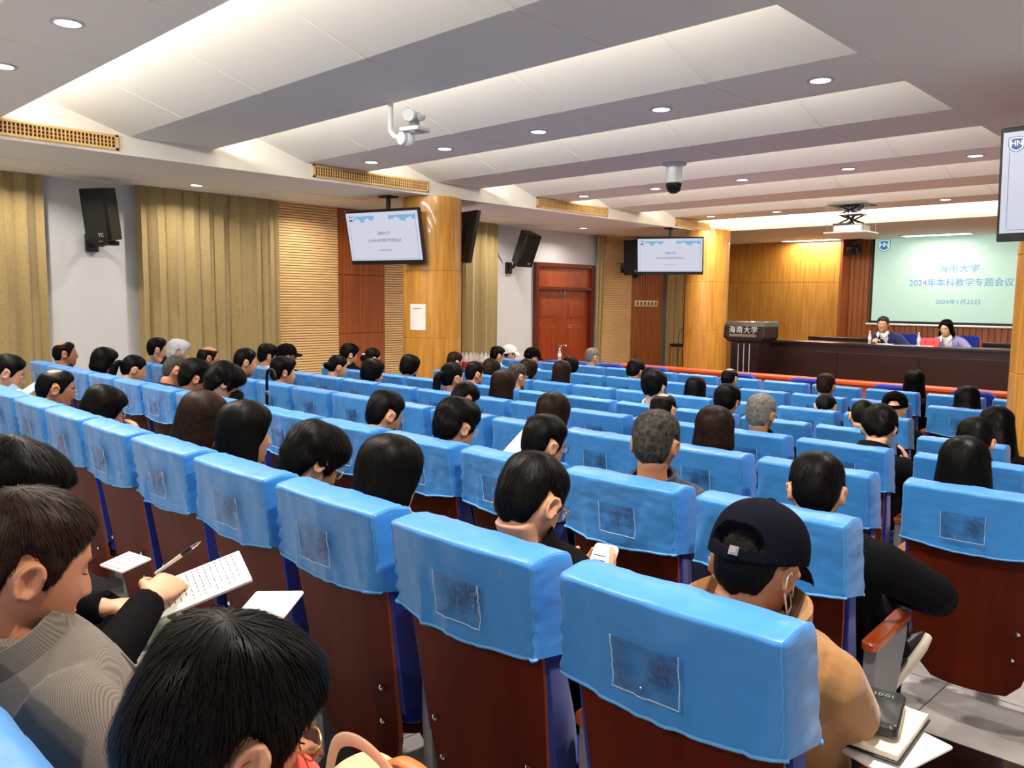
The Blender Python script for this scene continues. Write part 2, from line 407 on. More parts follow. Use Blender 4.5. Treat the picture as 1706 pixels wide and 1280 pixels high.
# pillars
def pillar(name, x, y, r, z0, z1):
    b = MB(); zs = [z0, 1.06, 1.92, z1]
    for a, c in zip(zs, zs[1:]): b.lathe([(r - .004, a + .002), (r, a + .006), (r, c - .006), (r - .004, c - .002)], (x, y, 0), 64)
    b.lathe([(r - .006, z0), (r - .006, z1)], (x, y, 0), 64)
    return struct(b.build(name, M['veneer'], angle=30))
pillar('pillar_left', -8.15, 7.0, .38, -.3, ZS); pillar('pillar_stage', -7.75, 13.25, .385, SZ, ZS); pillar('pillar_right', -1.09, 7.0, .4, -.3, ZM)

# stage back wall: smooth veneer at both sides, ribbed wood in the middle
b = MB()
for a, c in ((XW, -8.4), (-8.4, -6.62)):
    for z0, z1 in ((SZ, 2.0), (2.0, ZS)): b.box(((a + c) / 2, 16.8, (z0 + z1) / 2), (c - a - .006, .4, z1 - z0 - .006))
b.box((-8.3, 16.82, 1.5), (3.36, .36, 2.7))
for a, c in ((-3.05, -1.2), (-1.2, XE)):
    b.box(((a + c) / 2, 16.8, 1.48), (c - a - .006, .4, 2.73))
struct(b.build('wall_front_panels', M['veneer'], smooth=False))
b = MB(); b.box((-4.85, 16.985, 1.5), (3.7, .03, 2.75)); ribs(b, (-3.05, 16.98), (-6.62, 16.98), SZ, ZS, .105, -.04)
struct(b.build('wall_front_ribs', M['groove'], smooth=False))
b = MB(); b.box((-6.64, 16.78, 1.5), (.05, .44, 2.75)); struct(b.build('trim_7', M['brown'], smooth=False))
# ------------------------------------------------------------------ lettering
def text(body, size, parent, m, loc, rot=(PI / 2, 0, 0), name='lettering', align='CENTER', ext=.0015, sx=1, space=1, off=0):
    c = bpy.data.curves.new(name, 'FONT'); c.body = body; c.size = size; c.align_x = align; c.align_y = 'CENTER'; c.extrude = ext
    c.space_character = space; c.offset = off; c.resolution_u = 3
    c.materials.append(m)
    o = bpy.data.objects.new(name, c); col.objects.link(o); o.parent = parent; o.location = loc; o.rotation_euler = rot; o.scale = (sx, 1, 1)
    TEXTS.append(o); return o
TEXTS = []
def texts_to_mesh():
    dg = bpy.context.evaluated_depsgraph_get()
    for o in TEXTS:
        me = bpy.data.meshes.new_from_object(o.evaluated_get(dg)); n = link(o.name, me, o.parent); n.matrix_local = o.matrix_local.copy()
        nm = o.name; bpy.data.objects.remove(o); n.name = nm
    TEXTS.clear()
T1, T2, T3 = '海南大学', '2024年本科教学专题会议', '2024年1月22日'
M['sbg'] = mat('slide_white', (20, 20, 24), .3, em=(226, 228, 245), es=.86)
M['ssky'] = mat('slide_sky', (20, 20, 24), .3, em=(140, 200, 240), es=.8)
M['sink'] = mat('slide_ink', (20, 20, 24), .3, em=(84, 112, 176), es=.8)
M['slogo'] = mat('slide_logo_blue', (10, 20, 30), .3, em=(20, 84, 160), es=.9)
M['swhite'] = mat('slide_logo_white', (20, 20, 24), .3, em=(255, 255, 255), es=.95)
M['pbg'] = mat('projected_mint', (150, 170, 158), .7, em=(196, 240, 220), es=.52)  # projector's light is put into the projected materials as their own glow
M['pink2'] = mat('projected_ink', (70, 110, 150), .7, em=(76, 145, 205), es=.55)
M['plogo'] = mat('projected_logo', (40, 110, 160), .7, em=(50, 140, 195), es=.5)
M['pwhite'] = mat('projected_white', (150, 170, 160), .7, em=(225, 255, 245), es=.7)
def shield(b, c, s, y, d=.002):
    """rounded shield outline in the xz plane facing -y"""
    pts = []
    for x, z in ((-.5, .42), (-.25, .47), (0, .5), (.25, .47), (.5, .42), (.5, -.1), (.42, -.32), (.2, -.48), (0, -.55), (-.2, -.48), (-.42, -.32), (-.5, -.1)): pts.append(Vector((c[0] + x * s, y, c[1] + z * s)))
    b.loft([[p + Vector((0, -d / 2, 0)) for p in pts], [p + Vector((0, d / 2, 0)) for p in pts]])
def logo(parent, cx, cz, s, y, mb, mw):
    b = MB(); shield(b, (cx, cz), s * 1.0, y, .002); b.mi = 1; shield(b, (cx, cz), s * .9, y - .001, .002); b.mi = 0; shield(b, (cx, cz), s * .72, y - .002, .002)
    o = b.build('emblem', [mb, mw], parent, smooth=False)
    text('HN', s * .5, o, mw, (cx, y - .0035, cz + .03 * s), ext=.0004, off=.012 * s, sx=1.0, space=.95)
def slide(parent, w, h, y):
    b = MB(); b.box((0, y, 0), (w, .004, h)); o = b.build('screen', M['sbg'], parent, smooth=False)
    b = MB(); z1 = h * .43; n = 26
    for x0, x1 in ((-.38, -.1), (.1, .47)):
        b = MB()
        up = [Vector((w * (x0 + (x1 - x0) * i / n), y - .003, z1)) for i in range(n + 1)]
        lo = [Vector((p.x, y - .003, z1 - h * (.10 + .045 * math.sin(i * .5 + x0 * 9) + .02 * math.sin(i * 1.7)) * (1 - .6 * abs(i / n - (.35 if x0 < 0 else .7))))) for i, p in enumerate(up)]
        pts = up + lo[::-1]
        b.add(pts, [tuple(range(len(pts) - 1, -1, -1))])
        b.build('sky_band', M['ssky'], o, smooth=False)
    logo(o, -w * .43, h * .38, h * .15, y - .004, M['slogo'], M['swhite'])
    for t, s, z in ((T1, .085, .06), (T2, .082, -.09), (T3, .055, -.29)): text(t, h * s * .95, o, M['sink'], (w * .01, y - .003, z * h), ext=.0005)
    b = MB()
    for c, d in (((0, y - .003, -h * .47), (w * .93, .001, .003)), ((w * .465, y - .003, 0), (.003, .001, h * .9)), ((-w * .465, y - .003, -.05 * h), (.003, .001, h * .82))): b.box(c, d)
    b.build('frame_line', M['sink'], o, smooth=False)
def television(label, loc, yaw, tilt, w=1.15, h=.69, pole=None, on=True, top=ZS):
    r = thing('television', label, 'television', loc, 0, 'ceiling hung screens')
    R = Matrix.Rotation(yaw, 4, 'Z') @ Matrix.Rotation(tilt, 4, 'X')
    k = MB(); k.rbox((0, .03, 0), (w, .06, h), .012, ax=1); k.box((0, .075, 0), (w * .6, .05, h * .6))
    o = k.build('casing', M['black'], r, bevel=0, angle=30); o.matrix_local = R
    s = bpy.data.objects.new('display', None); col.objects.link(s); s.parent = r; s.matrix_local = R @ Matrix.Translation((0, 0, .012))
    if on: slide(s, w - .035, h - .085, -.002)
    k = MB(); dz = top - loc[2]
    pd = R @ Vector((0, .1, 0))
    k.tube([(pd.x, pd.y, -.1), (pd.x, pd.y, dz)], .028, 12); k.box((pd.x, pd.y, dz - .01), (.18, .18, .02)); k.box((pd.x * .8, pd.y * .8, 0), (.3, .1, .3), R.to_3x3())
    k.build('mount', M['black'], r)
    return r
television('lit slide screen hung in front of the near round pillar', (-8.34, 6.36, 2.33), math.radians(15), math.radians(12))
r = television('dark screen seen from behind, hung on the far side of the near pillar', (-8.57, 7.78, 2.40), math.radians(180 - 12), math.radians(12), w=1.15, h=.72)
b = MB(); b.box((-.1, .105, .05), (.3, .02, .22)); b.box((.25, .1, -.1), (.02, .02, .3)); b.box((.1, .102, -.15), (.02, .02, .25))
o = b.build('rear_ports', M['blackgloss'], r, smooth=False); o.matrix_local = Matrix.Rotation(math.radians(168), 4, 'Z') @ Matrix.Rotation(math.radians(12), 4, 'X')
television('lit slide screen beside the far pillar next to the stage', (-7.93, 12.27, 2.36), math.radians(27), math.radians(12), w=1.15, h=.66)
television('large lit slide screen cut off at the right edge of the photo', (-.86, 6.02, 2.325), math.radians(-4), math.radians(4), w=1.15, h=.72, top=ZM)

# ------------------------------------------------------------------ air grilles, downlights, light panels
for i, (y0, y1, lb) in enumerate([(1.33, 2.99, 'long wooden air grille at the left edge of the photo'), (5.04, 6.7, 'long wooden air grille above the near hung screen'), (8.71, 10.37, 'wooden air grille above the double door and its loudspeaker'), (12.33, 13.48, 'small far wooden air grille above the screen by the stage')]):
    r = thing('air_grille', lb, 'air grille', (XL + .001, (y0 + y1) / 2, 2.948), 0, 'wooden air grilles'); L = y1 - y0; hh = .137
    b = MB(); b.box((.001, 0, 0), (.004, L - .04, hh - .03)); b.build('backing', M['grilledark'], r, smooth=False)
    b = MB()
    for c, d in (((.012, 0, hh / 2 - .011), (.02, L, .022)), ((.012, 0, -hh / 2 + .011), (.02, L, .022)), ((.012, L / 2 - .015, 0), (.02, .03, hh)), ((.012, -L / 2 + .015, 0), (.02, .03, hh))): b.box(c, d)
    b.build('frame', M['grille'], r, smooth=False, bevel=.002)
    b = MB(); y = -L / 2 + .03
    while y < L / 2 - .03:
        b.box((.012, y, 0), (.012, .011, hh - .04)); y += .032
    for z in (-.016, .016): b.box((.008, 0, z), (.008, L - .04, .006))
    b.build('slat', M['grille'], r, smooth=False)
def downlight():
    r = thing('downlight', 'x', 'downlight', (0, 0, 5))
    b = MB(); n = 28
    b.lathe([(.088, .004), (.088, -.004), (.084, -.008), (.066, -.008), (.062, .004)], n=n); b.build('trim_ring', M['silver'], r)
    b = MB(); b.lathe([(.064, .002), (.064, -.005), (.05, -.008), (.001, -.009)], n=n); b.build('lamp_disc', M['lamp'], r)
    return r
DL = downlight(); first = True
def put_light(x, y, z, label):
    global first
    if first: DL.location = (x, y, z); DL['label'] = label; DL['group'] = 'recessed downlights'; first = False
    else: dup(DL, (x, y, z), 0, label, 'recessed downlights')
rows_n = {0: 'nearest cross row of ceiling lights', 1: 'second cross row of ceiling lights', 2: 'third cross row of ceiling lights', 3: 'farthest cross row of ceiling lights'}
for j, y in list(enumerate(LY))[1:]:
    for i, x in enumerate(LX):
        put_light(x, y, ZM, 'round downlight, %s from the left in the %s' % (ORD[i + 1], rows_n[j]))
put_light(-4.9, 1.62, ZM, 'large round downlight near the top left corner of the photo')
put_light(-6.12, 1.62, ZM, 'round downlight cut by the left edge of the photo')
put_light(-9.3, 4.39, ZS, 'round downlight in the side ceiling above the wide near curtain')
put_light(-9.2, 11.43, ZS, 'round downlight in the side ceiling above the double door')
for i, (x, y) in enumerate([(-7.2, 16.35), (-4.83, 16.35), (-2.4, 16.35)]):
    r = thing('light_panel', ['long bright light panel left over the stage wall', 'long bright light panel above the projection screen', 'light panel over the right end of the stage'][i], 'light', (x, y, ZS), 0, 'light panels over the stage')
    b = MB(); b.rbox((0, 0, -.006), (1.2, .34, .012), .01); b.build('frame', M['white'], r); b = MB(); b.box((0, 0, -.012), (1.14, .29, .004)); b.build('diffuser', M['panel'], r, smooth=False)

# ------------------------------------------------------------------ loudspeakers
def speaker(label, loc, yaw, tilt, bracket=(-.28, .0, -.2), s=1):
    r = thing('loudspeaker', label, 'loudspeaker', loc, 0, 'black wall loudspeakers')
    R = Matrix.Rotation(yaw, 4, 'Z') @ Matrix.Rotation(tilt, 4, 'X')
    prof = [(-.16, -.12), (.16, -.12), (.17, -.09), (.1, .15), (-.1, .15), (-.17, -.09)]
    b = MB(); b.loft([[Vector((x * s, y * s, z * s)) for x, y in prof] for z in (-.29, .29)]); o = b.build('cabinet', M['black'], r, angle=20, bevel=.008); o.matrix_local = R
    b = MB(); b.box((0, -.122 * s, 0), (.3 * s, .008, .55 * s)); g = b.build('grille', M['mesh'], o, smooth=False, bevel=.003)
    text('TC', .055 * s, o, M['silver'], (.06 * s, -.128 * s, -.225 * s), name='badge', off=.001)
    b = MB(); B = Vector(bracket); p = R @ Vector((0, .1, -.3 * s)); q = R @ Vector((0, .05, -.27 * s))
    b.rbox(B, (.05, .14, .2), .01); b.tube([B, (p + B) / 2 + Vector((0, 0, -.03)), p], .03, 10); b.tube([p, q], .045, 12); b.rbox(p + Vector((0, 0, -.03)), (.12, .12, .05), .02)
    b.build('bracket', M['black'], r)
    return r
speaker('black loudspeaker on the white wall left of the wide near curtain', (-9.62, 3.45, 2.455), math.radians(28), math.radians(8), (-.35, .0, -.3), .98)
speaker('black loudspeaker tilted down on the white wall above the double door', (-9.62, 10.38, 2.44), math.radians(84), math.radians(26), (-.36, -.05, -.32))
speaker('black loudspeaker half hidden behind the screen by the stage', (-9.62, 13.62, 2.44), math.radians(20), math.radians(4), (-.34, .06, -.2), 1.2)
b = MB()
for k in (0, .05): b.tube([(XW + .012, 9.98 + k, ZS), (XW + .012, 10.0 + k, 2.4), (XW + .012, 10.2, 2.2)], .006, 6)
tag(b.build('speaker_cable', M['grey']), 'thin cables running down the white wall to the loudspeaker above the door', 'cable')

# ------------------------------------------------------------------ cameras and projector
r = thing('video_camera', 'white remote video camera on an L-shaped ceiling bracket', 'camera', (-4.93, 3.83, ZM))
b = MB(); b.rbox((0, 0, -.008), (.16, .12, .016), .02); b.tube([(0, 0, 0), (0, 0, -.2), (.0, .0, -.3), (.03, .02, -.35), (.1, .06, -.37)], .027, 14); b.build('bracket', M['white'], r)
b = MB(); b.rbox((.22, .12, -.3), (.24, .2, .045), .02, Matrix.Rotation(.2, 3, 'Z')); b.box((.22, .12, -.326), (.14, .12, .01)); b.build('base', M['silver'], r)
b = MB(); b.ell((.14, .1, -.38), (.07, .06, .07)); b.tube([(.13, .06, -.38), (.13, .02, -.38)], .062, 18); b.build('motor_cover', M['white'], r)
b = MB(); b.rbox((.2, .13, -.235), (.1, .07, .1), .02); b.build('yoke', M['greyplastic'], r)
b = MB(); Rm = Matrix.Rotation(.5, 3, 'Z')
b.lathe([(.001, -.1), (.06, -.1), (.066, -.09), (.066, .02), (.05, .05), (.05, .09), (.001, .09)], (.18, .12, -.16), 20, Rm @ Matrix.Rotation(-PI / 2 + .1, 3, 'X')); b.ell((.27, .15, -.17), (.05, .05, .05)); b.build('camera_head', M['silver'], r)
for c in r.children: pass
r.scale = (.76, .76, .76)
r = thing('dome_camera', 'grey dome security camera hanging from the middle of the ceiling', 'camera', (-4.85, 7.54, ZM))
b = MB(); b.lathe([(.13, 0), (.13, -.02), (.1, -.03), (.085, -.035), (.085, -.2), (.09, -.21), (.001, -.215)], n=28); b.build('housing', M['silver'], r)
b = MB(); b.lathe([(.088, -.2), (.088, -.23), (.07, -.29), (.035, -.315), (.001, -.32)], n=28); b.build('dome', M['blackgloss'], r)
r = thing('stage_camera', 'small black camera under the ceiling beside the projection screen', 'camera', (-6.45, 16.72, ZS))
b = MB(); b.tube([(0, 0, 0), (0, 0, -.14)], .02, 10); b.box((0, 0, -.005), (.3, .2, .01)); b.build('mount', M['black'], r); b = MB(); b.rbox((0, -.04, -.2), (.2, .26, .14), .03, Matrix.Rotation(.3, 3, 'X')); b.lathe([(.06, -.0), (.06, .06), (.001, .06)], (0, -.17, -.24), 16, Matrix.Rotation(PI / 2 + .3, 3, 'X')); b.build('camera_body', M['black'], r)

r = thing('projector', 'white projector lowered from the ceiling on a scissor lift', 'projector', (-4.85, 12.4, ZM))
b = MB(); b.box((0, 0, -.004), (.56, .5, .01)); b.build('ceiling_opening', M['black'], r, smooth=False)  # flat black plate, the shade inside the opening put into its colour
b = MB()
for s in (-1, 1):
    for z0, z1 in ((-.01, -.14), (-.14, -.27)):
        b.tube([(-.15 * s, .1 * s, z0), (.15 * s, .1 * s, z1)], .012, 6); b.tube([(.15 * s, .1 * s, z0), (-.15 * s, .1 * s, z1)], .012, 6)
    b.tube([(.02 * s, -.08, -.01), (.05 * s, -.02, -.15), (-.03 * s, .02, -.28)], .014, 8)
b.box((0, 0, -.05), (.2, .16, .07)); b.build('scissor_lift', M['black'], r)
b = MB(); b.box((0, 0, -.135), (.34, .3, .02)); b.build('lift_plate', M['silver'], r, smooth=False)
b = MB()
for x in (-.27, .27):
    for y in (-.24, .24): b.tube([(x, y, -.01), (x, y, -.4)], .0035, 5)
b.build('guide_wire', M['greyplastic'], r)
b = MB(); b.rbox((0, .02, -.345), (.44, .34, .1), .03); b.build('projector_body', M['silver'], r)
b = MB(); b.lathe([(.05, 0), (.05, .05), (.04, .055), (.001, .05)], (.02, .17, -.345), 18, Matrix.Rotation(-PI / 2, 3, 'X')); b.box((-.1, -.1, -.285), (.24, .1, .03)); b.build('lens', M['black'], r)
b = MB(); b.rbox((0, 0, -.41), (.62, .54, .02), .01); b.build('cover_plate', M['white'], r)

# ------------------------------------------------------------------ projection screen
r = thing('projection_screen', 'big mint green projected slide on the pull-down screen behind the stage', 'projection screen', (-4.86, 16.9, 2.06)); w_, h_ = 2.5, 1.66
b = MB(); b.box((0, 0, 0), (w_ + .1, .006, h_ + .1)); b.build('border', M['black'], r, smooth=False)
b = MB(); b.box((0, -.006, 0), (w_, .004, h_)); S = b.build('screen', M['pbg'], r, smooth=False)
logo(S, -w_ * .43, h_ * .40, .24, -.012, M['plogo'], M['pwhite'])
text(T1, .16, S, M['pink2'], (.30, -.009, .17), ext=.0006, sx=1.1, space=1.05); text(T2, .16, S, M['pink2'], (.33, -.009, -.09), ext=.0006, sx=1.02); text(T3, .105, S, M['pink2'], (.32, -.009, -.45), ext=.0006, sx=1.15)
b = MB(); b.tube([(-w_ / 2 - .1, 0, -h_ / 2 - .07), (w_ / 2 + .1, 0, -h_ / 2 - .07)], .022, 10); b.build('bottom_bar', M['white'], r)
b = MB(); b.rbox((0, 0, h_ / 2 - .03 + .07), (w_ + .2, .12, .06), .02, ax=0); b.build('casing', M['greyplastic'], r)

# ------------------------------------------------------------------ stage furniture
def conf_table(label, loc, L, D=.6, Ht=.8):
    r = thing('conference_table', label, 'table', loc)
    b = MB(); b.rbox((0, D / 2, Ht - .02), (L, D, .04), .01); b.build('tabletop', M['darkwood'], r)
    b = MB(); b.box((0, .03, (Ht - .04) / 2), (L - .02, .025, Ht - .04)); n = max(1, round(L / 1.3))
    for k in range(n): b.box((-L / 2 + L * (k + .5) / n, .014, Ht * .46), (L / n - .02, .012, Ht * .7))
    b.build('front_panel', M['darkwood'], r, smooth=False, bevel=.004)
    for x in (-L / 2 + .03, L / 2 - .03):
        b = MB(); b.box((x, D / 2 + .02, (Ht - .04) / 2), (.03, D - .06, Ht - .04)); b.build('side_panel', M['darkwood'], r, smooth=False)
    return r
conf_table('long near-black wooden table with panelled front where the two speakers sit', (-4.66, 13.2, SZ), 3.76)
conf_table('second dark table standing behind the two seated speakers', (-5.0, 15.5, SZ), 3.6, .5)
r = thing('lectern', 'dark lectern with white lettering standing beside the far pillar', 'lectern', (-6.5, 12.6, SZ))
b = MB(); b.loft([[Vector(p) for p in ((-.25, -.2, 0), (.25, -.2, 0), (.25, .2, 0), (-.25, .2, 0))], [Vector(p) for p in ((-.25, -.22, .78), (.25, -.22, .78), (.25, .2, .82), (-.25, .2, .82))]]); b.build('pedestal', M['darkwood'], r, smooth=False, bevel=.006)
b = MB(); b.box((0, 0, .02), (.56, .46, .04)); b.build('base', M['darkwood'], r, smooth=False, bevel=.005)
b = MB(); b.loft([[Vector((x * k, (y0 if y < 0 else .25) , z)) for x, y in ((-.27, -1), (.27, -1), (.36, -.6), (.36, 1), (-.36, 1), (-.36, -.6))] for k, y0, z in ((.8, -.2, .78), (1, -.28, .86), (1, -.26, 1.05), (.95, -.2, 1.13))]); hd = b.build('head', M['darkwood'], r, smooth=False, bevel=.006)
text('海南大学', .12, hd, M['white'], (0, -.286, .985), rot=(PI / 2 - .06, 0, 0), space=1.2)
b = MB(); x = -.24
while x < .24:
    for z in (.885, .9, .915): b.box((x + random.uniform(-.002, .002), -.285, z), (random.uniform(.008, .016), .004, .006))
    x += .021
b.build('inscription', M['white'], hd, smooth=False)
b = MB()
for x in (-.1, 0, .1): b.tube([(x, -.225, .04), (x, -.235, .76)], .008, 8)
b.build('metal_strip', M['silver'], r)
def bottle(label, loc, h=.165, lab=None):
    r = thing('water_bottle', label, 'bottle', loc, 0, 'small water bottles'); s = h / .21
    b = MB(); b.lathe([(.001, 0), (.028 * s, .002), (.031 * s, .01), (.031 * s, .06), (.029 * s, .075), (.031 * s, .09), (.031 * s, .13), (.024 * s, .155), (.013 * s, .175), (.013 * s, .19), (.001, .19)]) if s > 0 else 0
    b.build('bottle_body', M['clear'], r)
    b = MB(); b.lathe([(.0315 * s, .065), (.032 * s, .067), (.032 * s, .115), (.0315 * s, .117)], n=20); b.build('label', M[lab or 'white'], r)
    b = MB(); b.lathe([(.001, .188), (.015 * s, .188), (.015 * s, .206), (.001, .208)], n=14); b.build('cap', M['white'], r)
TZ = SZ + .8
bottle('water bottle on the dark table left of the man in navy', (-4.86, 13.42, TZ)); bottle('water bottle on the dark table beside the red name card', (-4.12, 13.42, TZ))
r = thing('name_card', 'red standing name card on the table before the woman in lavender', 'name card', (-3.93, 13.34, TZ))
b = MB(); b.loft([[Vector((x, -.04, .002)), Vector((x, .04, .002)), Vector((x, 0, .13))] for x in (-.13, .13)]); b.build('card', M['pink'], r, smooth=False)
b = MB()
for x in (-.06, 0, .055): b.box((x, -.024, .065), (.03, .004, .035), Matrix.Rotation(-.3, 3, 'X'))
b.build('name_marks', M['red'], r, smooth=False)
b = MB(); b.rbox((-4.0, 13.4, TZ + .006), (.26, .2, .012), .004); tag(b.build('paper_stack', M['paper']), 'white papers lying on the table beneath the red name card', 'papers')
b = MB(); b.rbox((-4.62, 13.42, TZ + .005), (.22, .16, .01), .004); tag(b.build('paper_sheet', M['paper']), 'white papers on the table under the hands of the man in navy', 'papers')
def stage_chair(label, loc):
    r = thing('stage_chair', label, 'chair', loc, 0, 'blue chairs on the stage')
    b = MB(); b.rbox((0, 0, .44), (.48, .46, .08), .05); b.build('seat', M['blue'], r)
    b = MB(); b.rbox((0, .25, .72), (.46, .06, .46), .06, ax=1); b.build('backrest', M['blue'], r)
    for s in (-1, 1):
        for y in (-.2, .22):
            b = MB(); b.tube([(s * .25, y, 0), (s * .25, y, .66 if y < 0 else .9)], .022, 10); b.build('leg', M['armwood'], r)
        b = MB(); b.rbox((s * .25, 0, .66), (.05, .46, .03), .01); b.build('armrest', M['armwood'], r)
stage_chair('blue chair on the stage under the man in navy', (-4.66, 14.15, SZ)); stage_chair('blue chair on the stage under the woman in lavender', (-3.74, 14.15, SZ))
# things by the stage passage
r = thing('side_desk', 'small wooden desk with a gooseneck microphone left of the far pillar', 'desk', (-9.0, 14.6, SZ))
b = MB(); b.rbox((0, 0, .5), (.6, .4, .03), .01); b.build('desktop', M['stagewood'], r)
for s in (-1, 1):
    for y in (-.16, .16):
        b = MB(); b.box((s * .26, y, .25), (.04, .04, .5)); b.build('leg', M['stagewood'], r, smooth=False)
r = thing('desk_microphone', 'black gooseneck microphone on the small wooden side desk', 'microphone', (-9.12, 14.56, SZ + .515))
b = MB(); b.rbox((0, 0, .03), (.34, .2, .06), .02); b.build('base', M['black'], r); b = MB(); b.tube([(0, 0, .05), (-.02, 0, .2), (.02, 0, .33), (.1, 0, .4)], .008, 8); b.build('gooseneck', M['black'], r); b = MB(); b.ell((.12, 0, .42), (.035, .03, .03)); b.build('windshield', M['black'], r)
r = thing('red_stool', 'small red cushioned stool between the side desk and the far pillar', 'stool', (-8.62, 14.9, SZ))
b = MB(); b.rbox((0, 0, .43), (.34, .34, .1), .04); b.build('seat', mat('dark_red_cushion', (140, 24, 30), .7), r)
for s in (-1, 1):
    for y in (-.13, .13):
        b = MB(); b.box((s * .13, y, .19), (.03, .03, .38)); b.build('leg', M['stagewood'], r, smooth=False)
r = thing('wall_monitor', 'small black monitor on the white wall beyond the stage passage', 'monitor', (-11.82, 17.2, 1.55)); b = MB(); b.rbox((0, 0, 0), (.05, .8, .5), .02, ax=0); b.build('casing', M['black'], r)
r = thing('switch_panel', 'pale row of six light switches on the ribbed brown wall', 'switch', (XW + .045, 14.55, 1.52))
b = MB(); b.rbox((.006, 0, 0), (.012, .86, .13), .008, ax=0); b.build('plate', mat('ivory_plastic', (228, 214, 170), .5), r)
for k in range(6):
    b = MB(); b.box((.016, -.34 + k * .136, 0), (.012, .035, .075)); b.build('switch', M['grilledark'], r, smooth=False)
# notice on the near pillar (text lines left plain)
r = thing('paper_notice', 'white paper notice taped on the near golden pillar', 'notice', (-8.15, 7.0, 1.33)); b = MB(); n = 10; pts = []
for z in (-.165, .165):
    for k in range(n + 1):
        a = math.radians(-87 + 34 * k / n); pts.append(((.386 + .002 * math.sin(k * .8)) * math.cos(a), (.386 + .002 * math.sin(k * .8)) * math.sin(a), z))
f = [(k, k + 1, n + 2 + k, n + 1 + k) for k in range(n)]
b.add(pts, f); b.add([(p[0] * .997, p[1] * .997, p[2]) for p in pts], [q[::-1] for q in f]); b.build('sheet', M['paper'], r)
b = MB()
for k in range(5): a = math.radians(-77 + k * 3.4); b.box((.3885 * math.cos(a), .3885 * math.sin(a), .11), (.016, .003, .008), Matrix.Rotation(a + PI / 2, 3, 'Z'))
b.build('heading_line', M['ink'], r, smooth=False)

# front barrier, its bottle; blue covered trolley with water packs
b = MB(); bx0, bx1, by = -7.3, -1.2, 10.0
r = thing('front_barrier', 'long orange wooden barrier between the front row and the stage', 'barrier', ((bx0 + bx1) / 2, by, -.305)); L = bx1 - bx0
b.rbox((0, 0, .905), (L, .28, .035), .01); b.build('ledge', M['barrier'], r)
b = MB(); b.box((0, -.1, .444), (L - .04, .03, .888)); b.build('front_panel', M['barrier'], r, smooth=False)
for x in (-L / 2 + .04, L / 2 - .04):
    b = MB(); b.box((x, 0, .434), (.04, .26, .868)); b.build('end_panel', M['barrier'], r, smooth=False)
r = thing('reading_desk', 'dark blue draped desk at the left end of the front barrier', 'desk', (-8.0, 10.0, -.305))
b = MB(); b.rbox((0, 0, .45), (1.3, .4, .9), .03); b.build('drape', M['blue'], r)
bottle('water bottle standing on the blue draped desk before the double door', (-8.45, 9.95, .596), .2)
r = thing('trolley', 'blue cloth covered trolley by the gold curtain, loaded with bottled water', 'trolley', (-9.15, 8.75, -.305))
b = MB(); b.rbox((0, 0, .41), (.5, .42, .72), .03); b.build('cloth_cover', M['bluecloth'], r)
for s in (-1, 1):
    for y in (-.16, .16):
        b = MB(); b.lathe([(.001, -.012), (.03, -.012), (.03, .012), (.001, .012)], (s * .2, y, .03), 14, Matrix.Rotation(PI / 2, 3, 'Y')); b.build('caster', M['black'], r)
for k, (dx, dy, lb) in enumerate([(-.1, -.06, 'shrink wrapped pack of red labelled water bottles on the trolley, its left pack'), (.11, .07, 'shrink wrapped pack of red labelled water bottles on the trolley, its right pack')]):
    r = thing('water_pack', lb, 'bottled water', (-9.15 + dx, 8.75 + dy, .465), 0, 'water packs on the trolley')
    for i in range(2):
        for j in range(3):
            b = MB(); x, y = (i - .5) * .09, (j - 1) * .09
            b.lathe([(.001, 0), (.042, .002), (.042, .2), (.016, .25), (.016, .27), (.001, .27)], (x, y, 0), 14); o = b.build('bottle', M['clear'], r)
            b = MB(); b.lathe([(.0425, .03), (.043, .032), (.043, .13), (.0425, .132)], (x, y, 0), 14); b.build('label', M['red'], o)
bottle('water bottle on the floor stand beside the trolley and the near pillar', (-9.22, 8.32, .42), .26)
r = thing('bottle_stand', 'low dark stand under the bottle beside the trolley', 'stand', (-9.22, 8.32, -.305)); b = MB(); b.rbox((0, 0, .36), (.3, .3, .72), .02); b.build('stand_body', M['bluecloth'], r)
# ------------------------------------------------------------------ auditorium seats
def arc(x, r): return (.004 if r < 2 else .0022) * (x + 1.5) ** 2
RY = {0: .12, 1: 1.24, 2: 2.27, 3: 3.317, 4: 4.343, 5: 5.37, 6: 6.4, 7: 7.41, 8: 8.4, 9: 9.35}
HC = .995
def rec(z): return (HC - z) * .15                    # recline of the back
def shell_mesh():
    b = MB(); nz, nx = 14, 12; front, back = [], []
    for i in range(nz + 1):
        t = i / nz; z = .2 + (.975 - .2) * t
        hw = .183 + .042 * min(1, t * 1.5) ** .7
        if t < .12: hw *= .72 + .28 * math.sqrt(t / .12)
        rf, rb = [], []
        for k in range(nx + 1):
            s = -1 + 2 * k / nx; y = rec(z) - .03 * (1 - s * s) * (1 - .75 * t) + .012 + .008 * t
            rb.append((s * hw, y, z)); rf.append((s * hw, y + .016, z))
        back.append(rb); front.append(rf)
    W = nx + 1; v = [p for r in back for p in r] + [p for r in front for p in r]; K = len(back) * W; f = []; e = []
    for i in range(nz):
        for k in range(nx):
            a = i * W + k; f.append((a, a + 1, a + W + 1, a + W)); f.append((K + a + W, K + a + W + 1, K + a + 1, K + a))
    b.add(v, f); b.mi = 1; f = []
    for i in range(nz):
        a = i * W; f.append((a, a + W, K + a + W, K + a)); a += nx; f.append((K + a, K + a + W, a + W, a))
    for k in range(nx): f.append((k, K + k, K + k + 1, k + 1)); a = nz * W + k; f.append((a + 1, K + a + 1, K + a, a))
    n0 = len(b.v); b.f += [tuple(q) for q in f]; b.m += [1] * len(f)
    return b
